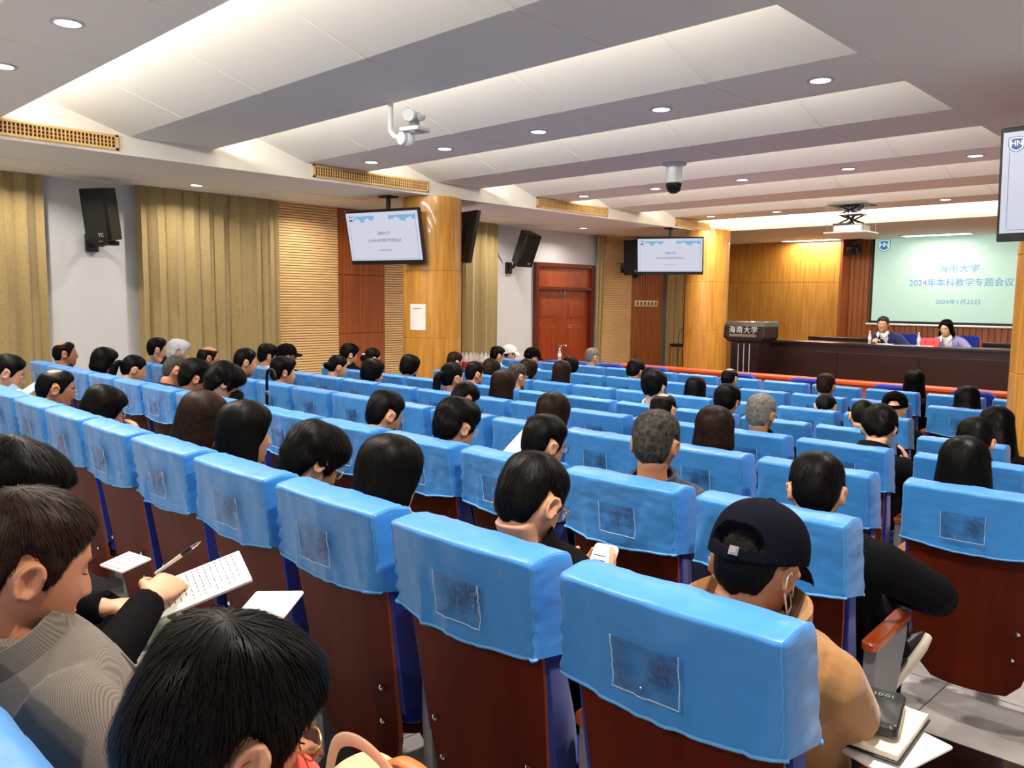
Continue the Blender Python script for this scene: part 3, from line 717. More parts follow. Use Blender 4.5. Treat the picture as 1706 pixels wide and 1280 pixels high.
def cover_mesh(seed):
    """cloth hood over the top of a seat back: rounded section swept across, creased, with a hanging hem"""
    rnd = random.Random(seed); b = MB(); nx = 34; ox, oz = rnd.uniform(0, 50), rnd.uniform(0, 50)
    prof = []                                     # (y, z, outward y, outward z) from back hem, over the top, to front hem
    for k in range(11): t = k / 10; prof.append((0, .780 + (.981 - .780) * t, -1, 0, t))
    for k in range(1, 5): a = PI / 2 * k / 5; prof.append((.014 - .014 * math.cos(a), .981 + .014 * math.sin(a), -math.cos(a), math.sin(a), 1))
    for k in range(5): t = k / 4; prof.append((.022 + .083 * t, .997 + .005 * math.sin(PI * t), 0, 1, 1))
    for k in range(1, 5): a = PI / 2 * k / 5; prof.append((.105 + .025 * math.sin(a), .972 + .025 * math.cos(a), math.sin(a), math.cos(a), 1))
    for k in range(9): t = 1 - k / 8; prof.append((.132, .76 + .21 * t, 1, 0, t))
    hw = .243; P = len(prof); V = []
    folds = [(rnd.uniform(-1, 1), rnd.uniform(.5, 1.3), rnd.uniform(-.8, .8), rnd.uniform(.003, .009)) for _ in range(9)]
    cols = [-1.0, -.994, -.985] + [-.972 + 1.944 * k / (nx - 6) for k in range(nx - 5)] + [.985, .994, 1.0]
    for s in cols:
        e = 1 - max(0, (abs(s) - .972) / .028) ** 2 * .13 if abs(s) > .972 else 1
        for (y, z, oy, oz_, t) in prof:
            low = 1 - t
            x = s * hw * (1 + .012 * low)
            zz = z - .022 * (1 - s * s) * low - (.0015 * low * math.sin(s * 9 + ox) if low > .5 else 0)
            d = .005 * noise.noise((s * 2.2 + ox, zz * 7, oz)) + .002 * noise.noise((s * 6 + ox, zz * 12, oz + 5)) + .0008 * noise.noise((s * 18 + ox, zz * 14, oz + 9))
            for fx, fw, sl, am in folds:
                u = (s - fx - sl * low * .5) / (.05 * fw); d += am * math.exp(-u * u) * (.35 + low) * .8
            edge = max(0, (abs(s) - .72) / .28); d += .006 * max(0, (abs(s) - .80) / .20) * math.sin(zz * 150 + 30 * abs(s) + ox) * (.25 + low)
            d += .010 * low ** 3 * (1 if oy < 0 else .3)
            yc, zc = .066, .93
            yy = yc + (y - yc) * (e if e < 1 else 1); zz2 = zz if z < .9 else zc + (zz - zc) * e
            zz2 -= .006 * (1 - t if oy > 0 else 0)
            yy -= .02 * (1 - s * s) * .5 if oy < 0 else 0
            yy += oy * d; zz2 += oz_ * d * .7
            V.append((x, yy + rec(min(zz2, HC)) - (.006 if oy < 0 else 0), zz2))
    f = []
    for i in range(len(cols) - 1):
        for k in range(P - 1): a = i * P + k; f.append((a, a + P, a + P + 1, a + 1))
    b.add(V, f)
    for c0 in (0, (len(cols) - 1) * P):              # gathered ends
        half = P // 2; ff = []
        for k in range(half - 1):
            a, d_ = c0 + k, c0 + P - 1 - k; q = (a, a + 1, d_ - 1, d_) if c0 else (d_, d_ - 1, a + 1, a); ff.append(q)
        b.f += ff; b.m += [0] * len(ff)
    b.mi = 1                                        # stitched hem
    for row in (0, P - 1): b.tube([V[i * P + row] for i in range(0, len(cols))], .0042, 6)
    for ci in (3, len(cols) - 4): b.tube([V[ci * P + k] for k in range(P)], .0012, 5)
    return b
def pocket_mesh(seed, cov):
    rnd = random.Random(seed); b = MB(); w, h, cx, cz = .15, .105, rnd.uniform(-.03, .02), .867; n = 12; ox = rnd.uniform(0, 99); V = []
    def yy(x, z): return rec(z) - .0235 - .01 * (1 - (x / .243) ** 2) - .01 * max(0, (.85 - z) / .055) ** 2
    for j in range(n + 1):
        for i in range(n + 1):
            x, z = cx + w * (i / n - .5), cz + h * (j / n - .5) - .012 * (1 - (cx / .26) ** 2) * .5
            d = .006 * abs(noise.noise((x * 26 + ox, z * 30, 1))) + .004 * noise.noise((x * 60 + ox, z * 60, 2)); V.append((x, yy(x, z) - d, z))
    f = [(j * (n + 1) + i, j * (n + 1) + i + 1, (j + 1) * (n + 1) + i + 1, (j + 1) * (n + 1) + i) for j in range(n) for i in range(n)]
    b.add(V, f); b.mi = 1; W = n + 1
    b.tube([V[j * W] for j in range(n, -1, -1)] + [V[i] for i in range(1, W)] + [V[j * W + n] for j in range(1, W)], .0011, 5)
    return b
M['stitch'] = mat('pale_stitching', (170, 205, 235), .6)
COVERS = []
def make_chair():
    r = thing('auditorium_chair', 'x', 'chair')
    sh = shell_mesh().build('back_shell', [M['shell'], M['shelledge']], r, angle=50)
    for x, z in ((-.165, .47), (.165, .47), (-.15, .36), (.15, .36)):
        b = MB(); b.lathe([(.0095, 0), (.009, .004), (.004, .007), (.001, .0072)], (x, rec(z) - .03 * (1 - (x / .25) ** 2) * .75 + .014, z), 10, Matrix.Rotation(PI / 2, 3, 'X')); b.build('bolt', M['chrome'], sh)
    b = MB(); rings = []
    for i in range(11):
        t = i / 10; z = .4 + .56 * t; hw = .240 - .012 * (1 - t) ** 2; y0 = rec(z) + .03; th = .085 - .02 * t + .015 * math.exp(-((t - .25) / .2) ** 2)
        rings.append([Vector((sx * hw - .02 * sx * (q == 1), y0 + (th if q else 0) + (0 if q else -.004), z)) for sx, q in ((-1, 0), (1, 0), (1, .6), (1, 1), (-1, 1), (-1, .6))])
        for k in (2, 5): rings[-1][k].y = y0 + th * .65
    b.loft(rings); b.build('back_cushion', M['blue'], r, angle=50)
    b = MB(); b.rbox((0, .36, .40), (.46, .46, .11), .05); b.build('seat', M['blue'], r); 
    b = MB(); b.rbox((0, .34, .33), (.43, .4, .03), .05); b.tube([(-.2, .2, .33), (-.24, .2, .3)], .02, 8); b.tube([(.2, .2, .33), (.24, .2, .3)], .02, 8); b.build('seat_pan', M['shell'], r)
    arm(.275, r)
    cs = []
    for k in range(3):
        cs.append((cover_mesh(11 + k).build('seat_cover', [M['cover'], M['hem']], None, angle=180), pocket_mesh(21 + k, None).build('pocket', [M['pouch'], M['stitch']], None, angle=60)))
    for k, (c, p) in enumerate(cs):
        p.parent = c; COVERS.append((c, p))
    COVERS[0][0].parent = r
    return r
def arm(x, r):
    b = MB(); b.rbox((x, .29, .615), (.05, .32, .03), .02, Matrix.Rotation(.06, 3, 'X')); o = b.build('armrest', M['armwood'], r)
    b = MB(); pts = [(.06, .2), (.2, .02), (.06, 0), (.3, 0), (.28, .02), (.32, .3), (.42, .58), (.42, .6), (.1, .6), (.06, .5)]
    b.loft([[Vector((x + s * .019, y, z)) for y, z in ((.14, 0), (.36, 0), (.35, .03), (.30, .06), (.31, .3), (.42, .56), (.42, .6), (.15, .6), (.15, .4), (.17, .06), (.14, .03))] for s in (-1, 1)]); b.build('arm_support', M['greyplastic'], o, smooth=False, bevel=.003)
CH = make_chair(); CH_used = [False]; chair_n = [0]
SEATS = {}
def place_chair(r, xc, label, rot=0, arm_left=False):
    y = RY[r] + arc(xc, r); z = floor_z(RY[r]); rz = -2 * (.004 if r < 2 else .0022) * -(xc + 1.5) + rot
    chair_n[0] += 1; k = (chair_n[0] * 7) % 3
    if not CH_used[0]:
        CH_used[0] = True; o = CH; o.location = (xc, y, z); o.rotation_euler = (0, 0, rz); o['label'] = label; o['group'] = 'blue covered auditorium seats'
    else:
        o = CH.copy(); col.objects.link(o); o.location = (xc, y, z); o.rotation_euler = (0, 0, rz); o['label'] = label; o['group'] = 'blue covered auditorium seats'
        for c0 in list(CH.children):
            if c0.name.startswith('seat_cover'): continue
            c = c0.copy(); col.objects.link(c); c.parent = o
            for g in c0.children: d = g.copy(); col.objects.link(d); d.parent = c
        c0, p0 = COVERS[k]; c = c0.copy(); col.objects.link(c); c.parent = o; d = p0.copy(); col.objects.link(d); d.parent = c
    SEATS.setdefault(r, []).append((xc, y, z))
    return o
ROWN = {0: 'hindmost row at the bottom left', 1: 'nearest full row', 2: 'second row from the camera', 3: 'third row from the camera', 4: 'fourth row from the camera', 5: 'fifth row from the camera', 6: 'sixth row from the camera', 7: 'seventh row from the camera', 8: 'eighth row from the camera'}
ROWS = {1: (-.80, 12), 2: (-1.10, 14), 3: (-1.415, 14), 4: (-1.70, 13), 5: (-2.03, 12), 6: (-2.245, 10), 7: (-2.58, 10), 8: (-2.815, 11)}
RIGHT = {3: [-.80], 4: [-1.08], 5: [-1.38], 7: [-1.93], 8: [-1.67, -2.235]}
NUMW = {r: n + len(RIGHT.get(r, [])) for r, (x, n) in ROWS.items()}
for r, (x0, n) in ROWS.items():
    xs = sorted(RIGHT.get(r, []), reverse=True) + [x0 - .559 * j for j in range(n)]
    for i, x in enumerate(xs):
        if i == 0: nm = 'rightmost seat'
        elif i == len(xs) - 1: nm = 'leftmost seat'
        else: nm = '%s seat from the right' % ORD[i + 1]
        o = place_chair(r, x, 'blue covered wood backed %s in the %s' % (nm, ROWN[r]), rot=.02 if x in RIGHT.get(r, []) else 0)
for i, x in enumerate((-.87, -1.42, -1.97)):
    place_chair(0, x, ['blue covered seat behind the person in orange, lower left corner', 'blue covered seat behind the man in the grey herringbone jacket', 'blue covered seat behind the person in black writing, lower left'][i])
for c, p in COVERS[1:]:
    bpy.data.objects.remove(p); bpy.data.objects.remove(c)
# uncovered royal blue seats of the front row
def front_seat():
    r = thing('front_row_chair', 'x', 'chair')
    b = MB(); b.rbox((0, .06, .70), (.44, .1, .54), .09, Matrix.Rotation(.12, 3, 'X'), ax=1, n=5); b.build('backrest', M['blue'], r)
    b = MB(); b.rbox((0, .36, .42), (.44, .42, .1), .05); b.build('seat', M['blue'], r)
    for s in (-1, 1):
        for y in (.14, .52):
            b = MB(); b.tube([(s * .19, y, 0), (s * .19, y, .38)], .018, 8); b.build('leg', M['black'], r)
    return r
FS = front_seat()
for i, (x, lb) in enumerate([(-7.76, 'royal blue bare front seat left of the grey haired man'), (-7.0, 'royal blue bare front seat right of the grey haired man'), (-6.25, 'royal blue bare front seat below the side desk and passage'), (-4.98, 'royal blue bare front seat in front of the lectern'), (-4.1, 'royal blue bare front seat at the left part of the long dark table'), (-3.12, 'royal blue bare front seat by the long haired person, mid dark table'), (-2.32, 'royal blue bare front seat next to the right pillar')]):
    o = FS if i == 0 else dup(FS, (0, 0, 0))
    o.location = (x, RY[9], floor_z(RY[9])); o['label'] = lb; o['group'] = 'royal blue front seats'
# ------------------------------------------------------------------ people
def sm(x, a, b): t = max(0, min(1, (x - a) / (b - a))); return t * t * (3 - 2 * t)
def G(x, s): return math.exp(-(x / s) ** 2)
def skull(th, zc, face=True):
    """point of the head surface; th azimuth from the face (0) round to the nape (pi), zc -1 chin .. 1 crown"""
    r = max(0, 1 - abs(zc) ** 2.3) ** (1 / 2.3); lo = max(0, -zc)
    z = .112 * zc if zc >= 0 else .122 * zc
    x = .0765 * r * math.sin(th) * (1 - .33 * lo ** 1.4); c = math.cos(th)
    y = (.096 * (r ** (.72 if zc < 0 else 1))) * c if c > 0 else .098 * r * (1 - .22 * lo) * c
    y += .03 * lo ** 2
    if face and c > .1:
        ax = abs(x); n = 0
        if -.047 < z < .03: n = .026 * G(x, .0115) * (sm(-z, -.028, .030) * (1 - sm(-z, .034, .046)))
        n += .008 * G(ax - .0135, .007) * G(z + .031, .009)
        n -= .011 * G(ax - .031, .017) * G(z - .008, .012); n += .006 * G(ax - .031, .010) * G(z - .006, .0065)
        n += .005 * G(z - .030, .010) * G(x, .05)
        n += .006 * G(x, .022) * (G(z + .061, .0055) + 1.1 * G(z + .073, .006)) + .007 * G(x, .022) * G(z + .106, .014)
        n += .003 * G(ax - .045, .02) * G(z + .03, .025)
        y += n * min(1, (c - .1) / .3)
    return Vector((x, y, z))
def head_rings(face=True, nu=64, nv=46):
    return [[skull(2 * PI * k / nu, math.sin(-PI / 2 + PI * i / nv), face) for k in range(nu)] for i in range(1, nv)]
def ear(b, s, T):
    R = Matrix.Rotation(s * -.38, 3, 'Z') @ Matrix.Rotation(-.12, 3, 'X')
    c = Vector((s * .080, -.014, -.008)); nu, rings = 14, []
    for i, (q, dx) in enumerate(((.55, -.010), (.9, -.004), (1, .004), (.92, .009), (.66, .007), (.5, .002))):
        rings.append([T(c + R @ Vector((s * dx, q * .020 * math.cos(2 * PI * k / nu) * (1 + .12 * math.sin(2 * PI * k / nu)), q * .033 * math.sin(2 * PI * k / nu)))) for k in range(nu)])
    if s > 0: rings = [r[::-1] for r in rings]
    b.loft(rings)
    b.tube([T(c + R @ Vector((s * .011, .0165 * math.cos(a) * (1.1 if a > 0 else 1), .029 * math.sin(a)))) for a in [math.radians(-20 - 250 + 250 * k / 12 + 250) if False else math.radians(20 + 230 * k / 12) for k in range(13)]], .0052, 6)
class Pose: pass
def head_matrix(pos, yaw, pitch, roll):
    return Matrix.Translation(pos) @ Matrix.Rotation(math.radians(yaw), 4, 'Z') @ Matrix.Rotation(math.radians(-pitch), 4, 'X') @ Matrix.Rotation(math.radians(roll), 4, 'Y')
def hand(b, w, d, n, side, curl=.5, s=1.0, spread=.12, thumb=.5, fing=(1, 1, 1, 1)):
    """palm from the wrist w along d, palm normal n (the way the palm faces); side = +1 right hand"""
    d = Vector(d).normalized(); n = Vector(n); n = (n - d * n.dot(d)).normalized(); u = d.cross(n).normalized() * side   # u: towards the thumb
    w = Vector(w)
    b.loft([[w + d * (t * .092 * s) + (u * math.cos(2 * PI * k / 14) * wd + n * math.sin(2 * PI * k / 14) * th) * s for k in range(14)][::-1 if side > 0 else 1]
            for t, wd, th in ((-.25, .026, .019), (.05, .029, .017), (.35, .039, .016), (.7, .043, .0145), (.95, .041, .012), (1.06, .035, .008))])
    for i, (off, L) in enumerate(((.030, .072), (.010, .081), (-.011, .075), (-.031, .058))):
        p = w + (d * .080 + u * off) * s; a = u * (off * spread / .03) * .5; dd = (d + a).normalized(); path = [p]; c = curl * fing[i]
        ax = dd.cross(n).normalized()
        for q, ang in ((.45, c * .75), (.32, c * 1.05), (.23, c * .8)):
            dd = (Matrix.Rotation(ang, 3, ax) @ dd).normalized(); path.append(path[-1] + dd * L * q * s)
        b.tube([path[0] - d * .012 * s] + path, [.0088 * s, .0092 * s, .0086 * s, .0078 * s, .006 * s], 10)
    p = w + (d * .022 + u * .028) * s; dd = (u * .75 + d * .7 + n * .25 * thumb).normalized(); path = [w + (d * .012 + u * .012) * s, p]
    for q, mix in ((.038, 0), (.032, .35 * thumb + .2), (.026, .5 * thumb + .2)):
        dd = (dd + d * mix + n * mix * .6 - u * mix * .7).normalized(); path.append(path[-1] + dd * q * s)
    b.tube(path, [.012 * s, .0125 * s, .0105 * s, .0095 * s, .007 * s], 10)
FUSE = []
def fused(b, name, m, parent, vox, smooth=2):
    me = bpy.data.meshes.new(name); me.from_pydata(b.v, [], b.f)
    for k in (m if isinstance(m, (list, tuple)) else [m]): me.materials.append(k)
    bm = bmesh.new(); bm.from_mesh(me); bmesh.ops.recalc_face_normals(bm, faces=bm.faces); bm.to_mesh(me); bm.free()
    o = link(name, me, parent)
    r = o.modifiers.new('r', 'REMESH'); r.mode = 'VOXEL'; r.voxel_size = vox; r.use_smooth_shade = True
    if smooth: k = o.modifiers.new('s', 'SMOOTH'); k.iterations = smooth; k.factor = .5
    FUSE.append((o, list(me.materials))); return o
def bake():
    dg = bpy.context.evaluated_depsgraph_get()
    for o, mats in FUSE:
        me = bpy.data.meshes.new_from_object(o.evaluated_get(dg)); me.name = o.name.split('.')[0]
        if not me.materials:
            for k in mats: me.materials.append(k)
        me.shade_smooth(); o['_me'] = me.name
        BK.append((o, me))
    for o, me in BK: o.modifiers.clear(); o.data = me; del o['_me']
    FUSE.clear(); BK.clear()
BK = []
M['skin'] = mat('skin', (202, 150, 118), .48, spec=.35); M['skin2'] = mat('skin_tanned', (178, 122, 90), .48, spec=.35); M['skin3'] = mat('skin_fair', (218, 172, 144), .48, spec=.35)
for k in ('skin', 'skin2', 'skin3'):
    b_ = M[k].node_tree.nodes['Principled BSDF']; b_.inputs['Subsurface Weight'].default_value = .0
    bump(M[k], (1, 1, 1), 120, .08, .002)
def hairmat(name, rgb, rgb2, rough=.38):
    m = vary(mat(name, rgb, rough + .06, spec=.10), rgb, rgb2, (1, 1, 1), 60, 3); return m
M['hair'] = hairmat('black_hair', (6, 5, 5), (13, 11, 11)); M['hair_brown'] = hairmat('dark_brown_hair', (26, 17, 12), (48, 31, 22))
M['hair_grey'] = hairmat('grey_hair', (96, 92, 86), (150, 146, 138), .5); M['hair_salt'] = hairmat('greying_hair', (34, 32, 30), (82, 78, 72), .45); M['hair_white'] = hairmat('white_hair', (190, 192, 196), (215, 216, 220), .5)
# -- hair styles in head space
def curve(pts, a):
    for (x0, y0), (x1, y1) in zip(pts, pts[1:]):
        if a <= x1: return y0 + (y1 - y0) * (a - x0) / (x1 - x0)
    return pts[-1][1]
SHORT = [(0, .064), (35, .06), (52, .04), (66, .02), (76, -.02), (86, -.03), (92, .024), (110, .026), (118, -.03), (135, -.068), (180, -.082)]
WOMAN = [(0, .05), (30, .05), (50, .03), (62, -.02), (72, -.05), (100, -.06), (130, -.08), (180, -.10)]
def shell(b, line, t0=.013, top=.012, wob=.003, bald=None, back=0, seed=0):
    nu, nv = 72, 54; rings = []
    for i in range(1, nv):
        zc = math.sin(-PI / 2 + PI * i / nv); ring = []
        for k in range(nu):
            th = 2 * PI * k / nu; a = math.degrees(th if th <= PI else 2 * PI - th); p = skull(th, zc, False)
            z = p.z; zl = curve(line, a) + .004 * math.sin(th * 7 + seed) if line else -1
            m_ = sm(z, zl - .006, zl + .022)
            if bald: m_ *= bald(p, a)
            n = Vector((p.x / .0765 ** 2, p.y / .097 ** 2, p.z / .112 ** 2)).normalized()
            t = (t0 + top * sm(z, .0, .1) + back * sm(-p.y, 0, .08) + wob * noise.noise((p.x * 30 + seed, p.y * 30, p.z * 30))) * m_ - .009 * (1 - m_)
            ring.append(p + n * t)
        rings.append(ring)
    b.loft(rings)
def drape(b, z1, B0, B1, rx0, ry0, rx1, ry1, yc0=-.005, yc1=-.01, thick=.7, tuck=.0, nz=12, z0=.06, wave=.004):
    rings = []; n = 22
    for i in range(nz + 1):
        t = i / nz; z = z0 + (z1 - z0) * t; B = math.radians(B0 + (B1 - B0) * t); rx, ry = rx0 + (rx1 - rx0) * t, ry0 + (ry1 - ry0) * t; yc = yc0 + (yc1 - yc0) * t
        k_ = 1 - tuck * max(0, (t - .72) / .28) ** 2
        if i == 0: k_ *= .8
        o, q = [], []
        for k in range(n + 1):
            be = -B + 2 * B * k / n; wv = 1 + wave * 10 * noise.noise((be * 3, z * 8, rx0 * 50)) * t
            o.append(Vector((rx * k_ * wv * math.sin(be), yc - ry * k_ * wv * math.cos(be), z))); tt = thick - .06 * t
            q.append(Vector((rx * k_ * tt * math.sin(be * .96), yc - ry * k_ * tt * math.cos(be * .96), z)))
        rings.append(o + q[::-1])
    b.loft(rings)
HAIR = {}
def strands(me, n, L, flow, width, lift, seed, steps=5):
    rnd = random.Random(seed); vs_ = [v.co.copy() for v in me.vertices]; ps = [tuple(p.vertices) for p in me.polygons]
    tree = BVHTree.FromPolygons(vs_, ps); ar = np.array([p.area for p in me.polygons]); cum = np.cumsum(ar); V, F = [], []
    for _ in range(n):
        p = me.polygons[int(np.searchsorted(cum, rnd.random() * cum[-1]))]; c, nm = p.center.copy(), p.normal.copy()
        e = (c.x / .0775) ** 2 + (c.y / .099) ** 2 + (c.z / .113) ** 2
        if c.z > -.03 and e < 1.06: continue
        if c.z < 0 and c.y > .055: continue
        ll = L * rnd.uniform(.6, 1.2); lf = lift * rnd.random() ** 2; d = None; pts = [c + nm * .0005]; nms = [nm]
        jit = Vector((rnd.gauss(0, .22), rnd.gauss(0, .22), rnd.gauss(0, .22)))
        for k in range(steps):
            f = flow(c) + jit; f = f - nm * f.dot(nm)
            if f.length < 1e-4: break
            f.normalize(); d = f if d is None else (d * .5 + f * .5).normalized()
            q = c + d * ll / steps; loc, n2, _i, _d = tree.find_nearest(q)
            if loc is None: break
            c, nm = loc, n2; pts.append(c + nm * (.001 + lf * (k + 1) / steps)); nms.append(nm)
        if len(pts) < steps + 1: continue
        base = len(V)
        for k, q in enumerate(pts):
            t = (pts[min(k + 1, steps)] - pts[max(k - 1, 0)]).normalized(); s = t.cross(nms[k]).normalized() * width * (1 - .75 * k / steps)
            V += [q - s, q + s]
        F += [(base + 2 * k, base + 2 * k + 1, base + 2 * k + 3, base + 2 * k + 2) for k in range(steps)]
    return V, F
def crownflow(c): d = c - Vector((.012, -.055, .12)); return d.normalized() + Vector((0, .15, -.35))
def downflow(c):
    s = 1 if c.x > .012 else -1
    return Vector((s * .9, (.1 if c.y > .03 else -.5), -.6)) if c.z > .07 else Vector((0, -.15 if c.y > 0 else 0, -1))
def backflow(c): return Vector((0, -1, -.25 + .4 * (c.z < 0)))
def style(name, build, n, L, flow, width=.0011, lift=.005, vox=.0055, seed=1):
    b = MB(); build(b); o = fused(b, 'hair_proto', M['hair'], None, vox, 2); bake(); me = o.data; me.name = 'hair_' + name
    V, F = strands(me, n, L, flow, width, lift, seed)
    k = len(me.vertices); allv = [v.co.copy() for v in me.vertices] + V; allf = [tuple(p.vertices) for p in me.polygons] + [tuple(i + k for i in f) for f in F]
    bpy.data.objects.remove(o); m2 = bpy.data.meshes.new('hair_' + name); m2.from_pydata(allv, [], allf); m2.materials.append(M['hair']); m2.shade_smooth(); HAIR[name] = m2
style('short', lambda b: shell(b, SHORT, .009, .014), 2600, .04, crownflow)
style('full', lambda b: shell(b, SHORT, .018, .02, .006, back=.006, seed=3), 3200, .06, crownflow, lift=.008, seed=2)
style('shaggy', lambda b: shell(b, [(0, .045), (30, .04), (52, .02), (66, -.01), (76, -.04), (88, -.02), (96, -.012), (110, -.012), (120, -.05), (140, -.085), (180, -.1)], .021, .018, .008, back=.012, seed=5), 5200, .075, crownflow, width=.0010, lift=.012, seed=3)
style('buzz', lambda b: shell(b, SHORT, .004, .004, .001, seed=7), 2400, .008, crownflow, lift=.002, seed=4)
style('bald', lambda b: shell(b, SHORT, .012, .0, .003, bald=lambda p, a: 1 - sm(p.z, .072, .088) * (1 if p.y < .05 else 1), seed=9), 1500, .03, crownflow, seed=5)
style('thin', lambda b: shell(b, SHORT, .010, .004, .003, bald=lambda p, a: 1 - G(math.hypot(p.x, p.y + .03), .045) * sm(p.z, .05, .08) * 1.3 if G(math.hypot(p.x, p.y + .03), .045) < .77 else 0, seed=8), 1700, .045, crownflow, seed=15)
def bob(b): shell(b, WOMAN, .016, .014, .003, back=.006, seed=2); drape(b, -.10, 112, 100, .092, .112, .106, .112, tuck=.32)
style('parted', lambda b: shell(b, [(0, .052), (35, .046), (52, .03), (66, .008), (76, -.03), (84, -.034), (91, .018), (108, .02), (118, -.04), (140, -.085), (180, -.105)], [.0][0] + .013, .012, .005, back=.010, seed=25), 5200, .085, crownflow, width=.0010, lift=.008, seed=23)
style('bob', bob, 3200, .10, downflow, lift=.004, seed=6)
def shortbob(b): shell(b, WOMAN, .017, .014, .003, back=.01, seed=4); drape(b, -.085, 104, 92, .092, .113, .096, .108, tuck=.3)
style('shortbob', shortbob, 3000, .08, downflow, lift=.006, seed=7)
def long_(b): shell(b, WOMAN, .015, .016, .003, back=.004, seed=6); drape(b, -.33, 106, 92, .091, .110, .135, .100, yc1=.012, nz=18, thick=.66, wave=.007)
style('long', long_, 4200, .16, downflow, width=.0013, lift=.005, seed=8)
def wavy(b): shell(b, WOMAN, .02, .016, .006, back=.006, seed=8); drape(b, -.19, 112, 104, .096, .112, .12, .12, nz=14, wave=.012)
style('wavy', wavy, 3600, .10, downflow, lift=.012, seed=9)
def wavybob(b): shell(b, [(0, .078), (30, .06), (50, .03), (62, -.02), (72, -.05), (100, -.06), (130, -.08), (180, -.10)], .018, .014, .006, back=.004, seed=18); drape(b, -.135, 100, 96, .094, .112, .125, .110, nz=14, wave=.018, tuck=.1)
style('wavybob', wavybob, 3200, .09, downflow, lift=.008, seed=19)
def pony(b):
    shell(b, [(0, .058), (40, .05), (60, .03), (72, -.005), (90, .02), (108, .015), (125, -.06), (180, -.075)], .008, .008, .002, seed=10)
    b.tube([(0, -.09, .03), (0, -.125, .035), (0, -.15, .0), (0, -.152, -.07), (0, -.14, -.15), (0, -.13, -.2)], [.016, .02, .03, .032, .022, .008], 12)
style('ponytail', pony, 2800, .09, backflow, lift=.003, seed=10)
def bun(b):
    shell(b, [(0, .058), (40, .05), (60, .03), (72, -.005), (90, .02), (108, .015), (125, -.06), (180, -.075)], .009, .009, .002, seed=12); b.ell((0, -.115, -.01), (.042, .036, .04)); b.ell((.01, -.135, .0), (.025, .02, .025))
style('bun', bun, 2800, .08, backflow, lift=.003, seed=11)
def cap_mesh():
    b = MB(); nu, nv = 160, 120; rings = []
    for i in range(nv // 2 - 14, nv):
        zc = math.sin(-PI / 2 + PI * i / nv); ring = []
        for k in range(nu):
            th = 2 * PI * k / nu; a = math.degrees(th if th <= PI else 2 * PI - th); p = skull(th, zc, False); n = Vector((p.x / .0765 ** 2, p.y / .097 ** 2, p.z / .112 ** 2)).normalized()
            zl = curve([(0, .038), (90, .02), (140, .0), (180, -.012)], a); t = .021 + .012 * sm(p.z, 0, .1)
            da = (180 - a) / 34; zz = p.z - zl - .024; q = 1 - da * da - (zz / .045) ** 2 if zz > 0 else -1
            m_ = sm(p.z, zl - .003, zl + .003) * (1 - sm(q, -.04, .10) * sm(zz, -.0, .004))
            ring.append(p + n * (t * m_ - .012 * (1 - m_)))
        rings.append(ring)
    b.loft(rings)
    b.ell((0, 0, .146), (.009, .009, .005), nu=10, nv=6)
    out, low = [], []                                 # brim
    for ring_r, drop in ((.9, 0), (1.0, .0), (1.35, .008), (1.62, .02), (1.70, .026)):
        r_ = []
        for k in range(17):
            a = math.radians(-66 + 132 * k / 16); w_ = math.cos(a * .8); e = 1 + (ring_r - 1) * (w_ if ring_r > 1 else 1)
            r_.append(Vector((.098 * math.sin(a) * (1 + (ring_r - 1) * .12), .104 * math.cos(a) * e + .008, .042 - drop - .018 * (math.sin(a)) ** 2)))
        out.append(r_)
    v = [p for r_ in out for p in r_] + [p + Vector((0, 0, -.004)) for r_ in out for p in r_]; K = len(out) * 17; f = []
    for i in range(len(out) - 1):
        for k in range(16): a = i * 17 + k; f.append((a, a + 17, a + 18, a + 1)); f.append((K + a + 1, K + a + 18, K + a + 17, K + a))
    for k in range(16): a = (len(out) - 1) * 17 + k; f.append((a, K + a, K + a + 1, a + 1))
    for i in range(len(out) - 1): a = i * 17; f.append((a, K + a, K + a + 17, a + 17)); a += 16; f.append((a + 17, K + a + 17, K + a, a))
    b.add(v, f)
    return b
CAPM = cap_mesh(); CAPME = None
def glasses_mesh():
    b = MB()
    for s in (-1, 1):
        c = Vector((s * .034, .103, .004)); P = [c + Vector((math.cos(2 * PI * k / 20) * .023, -.006 * abs(math.cos(2 * PI * k / 20)) * (1 if s * math.cos(2 * PI * k / 20) > 0 else .2), math.sin(2 * PI * k / 20) * .018)) for k in range(21)]
        b.tube(P, .0014, 6); b.tube([(s * .057, .097, .010), (s * .079, .07, .012), (s * .083, -.002, .010), (s * .083, -.022, -.004)], .0016, 6)
    b.tube([(-.011, .104, .008), (0, .108, .011), (.011, .104, .008)], .0014, 6)
    return b
GLM = {}
def lens_mesh(s):
    b = MB()
    b.lathe([(.001, -.0005), (.022, -.0005), (.022, .0005), (.001, .0005)], (s * .034, .1015, .004), 18, Matrix.Rotation(PI / 2, 3, 'X') @ Matrix.Diagonal((1, .8, 1)))
    return b
M['lens'] = mat('spectacle_lens', (240, 248, 250), .03, alpha=.14)
CL = {}
def cloth(name, rgb, rough=.85, sheen=.25, wr=.35):
    if name not in CL: CL[name] = bump(bump(mat(name, rgb, rough, sheen=sheen if max(rgb) > 60 else 0, spec=.25 if max(rgb) > 60 else .05), (6, 6, 3), 2.2, wr, .03, 3), (1, 1, 1), 300, .12, .002)
    return CL[name]
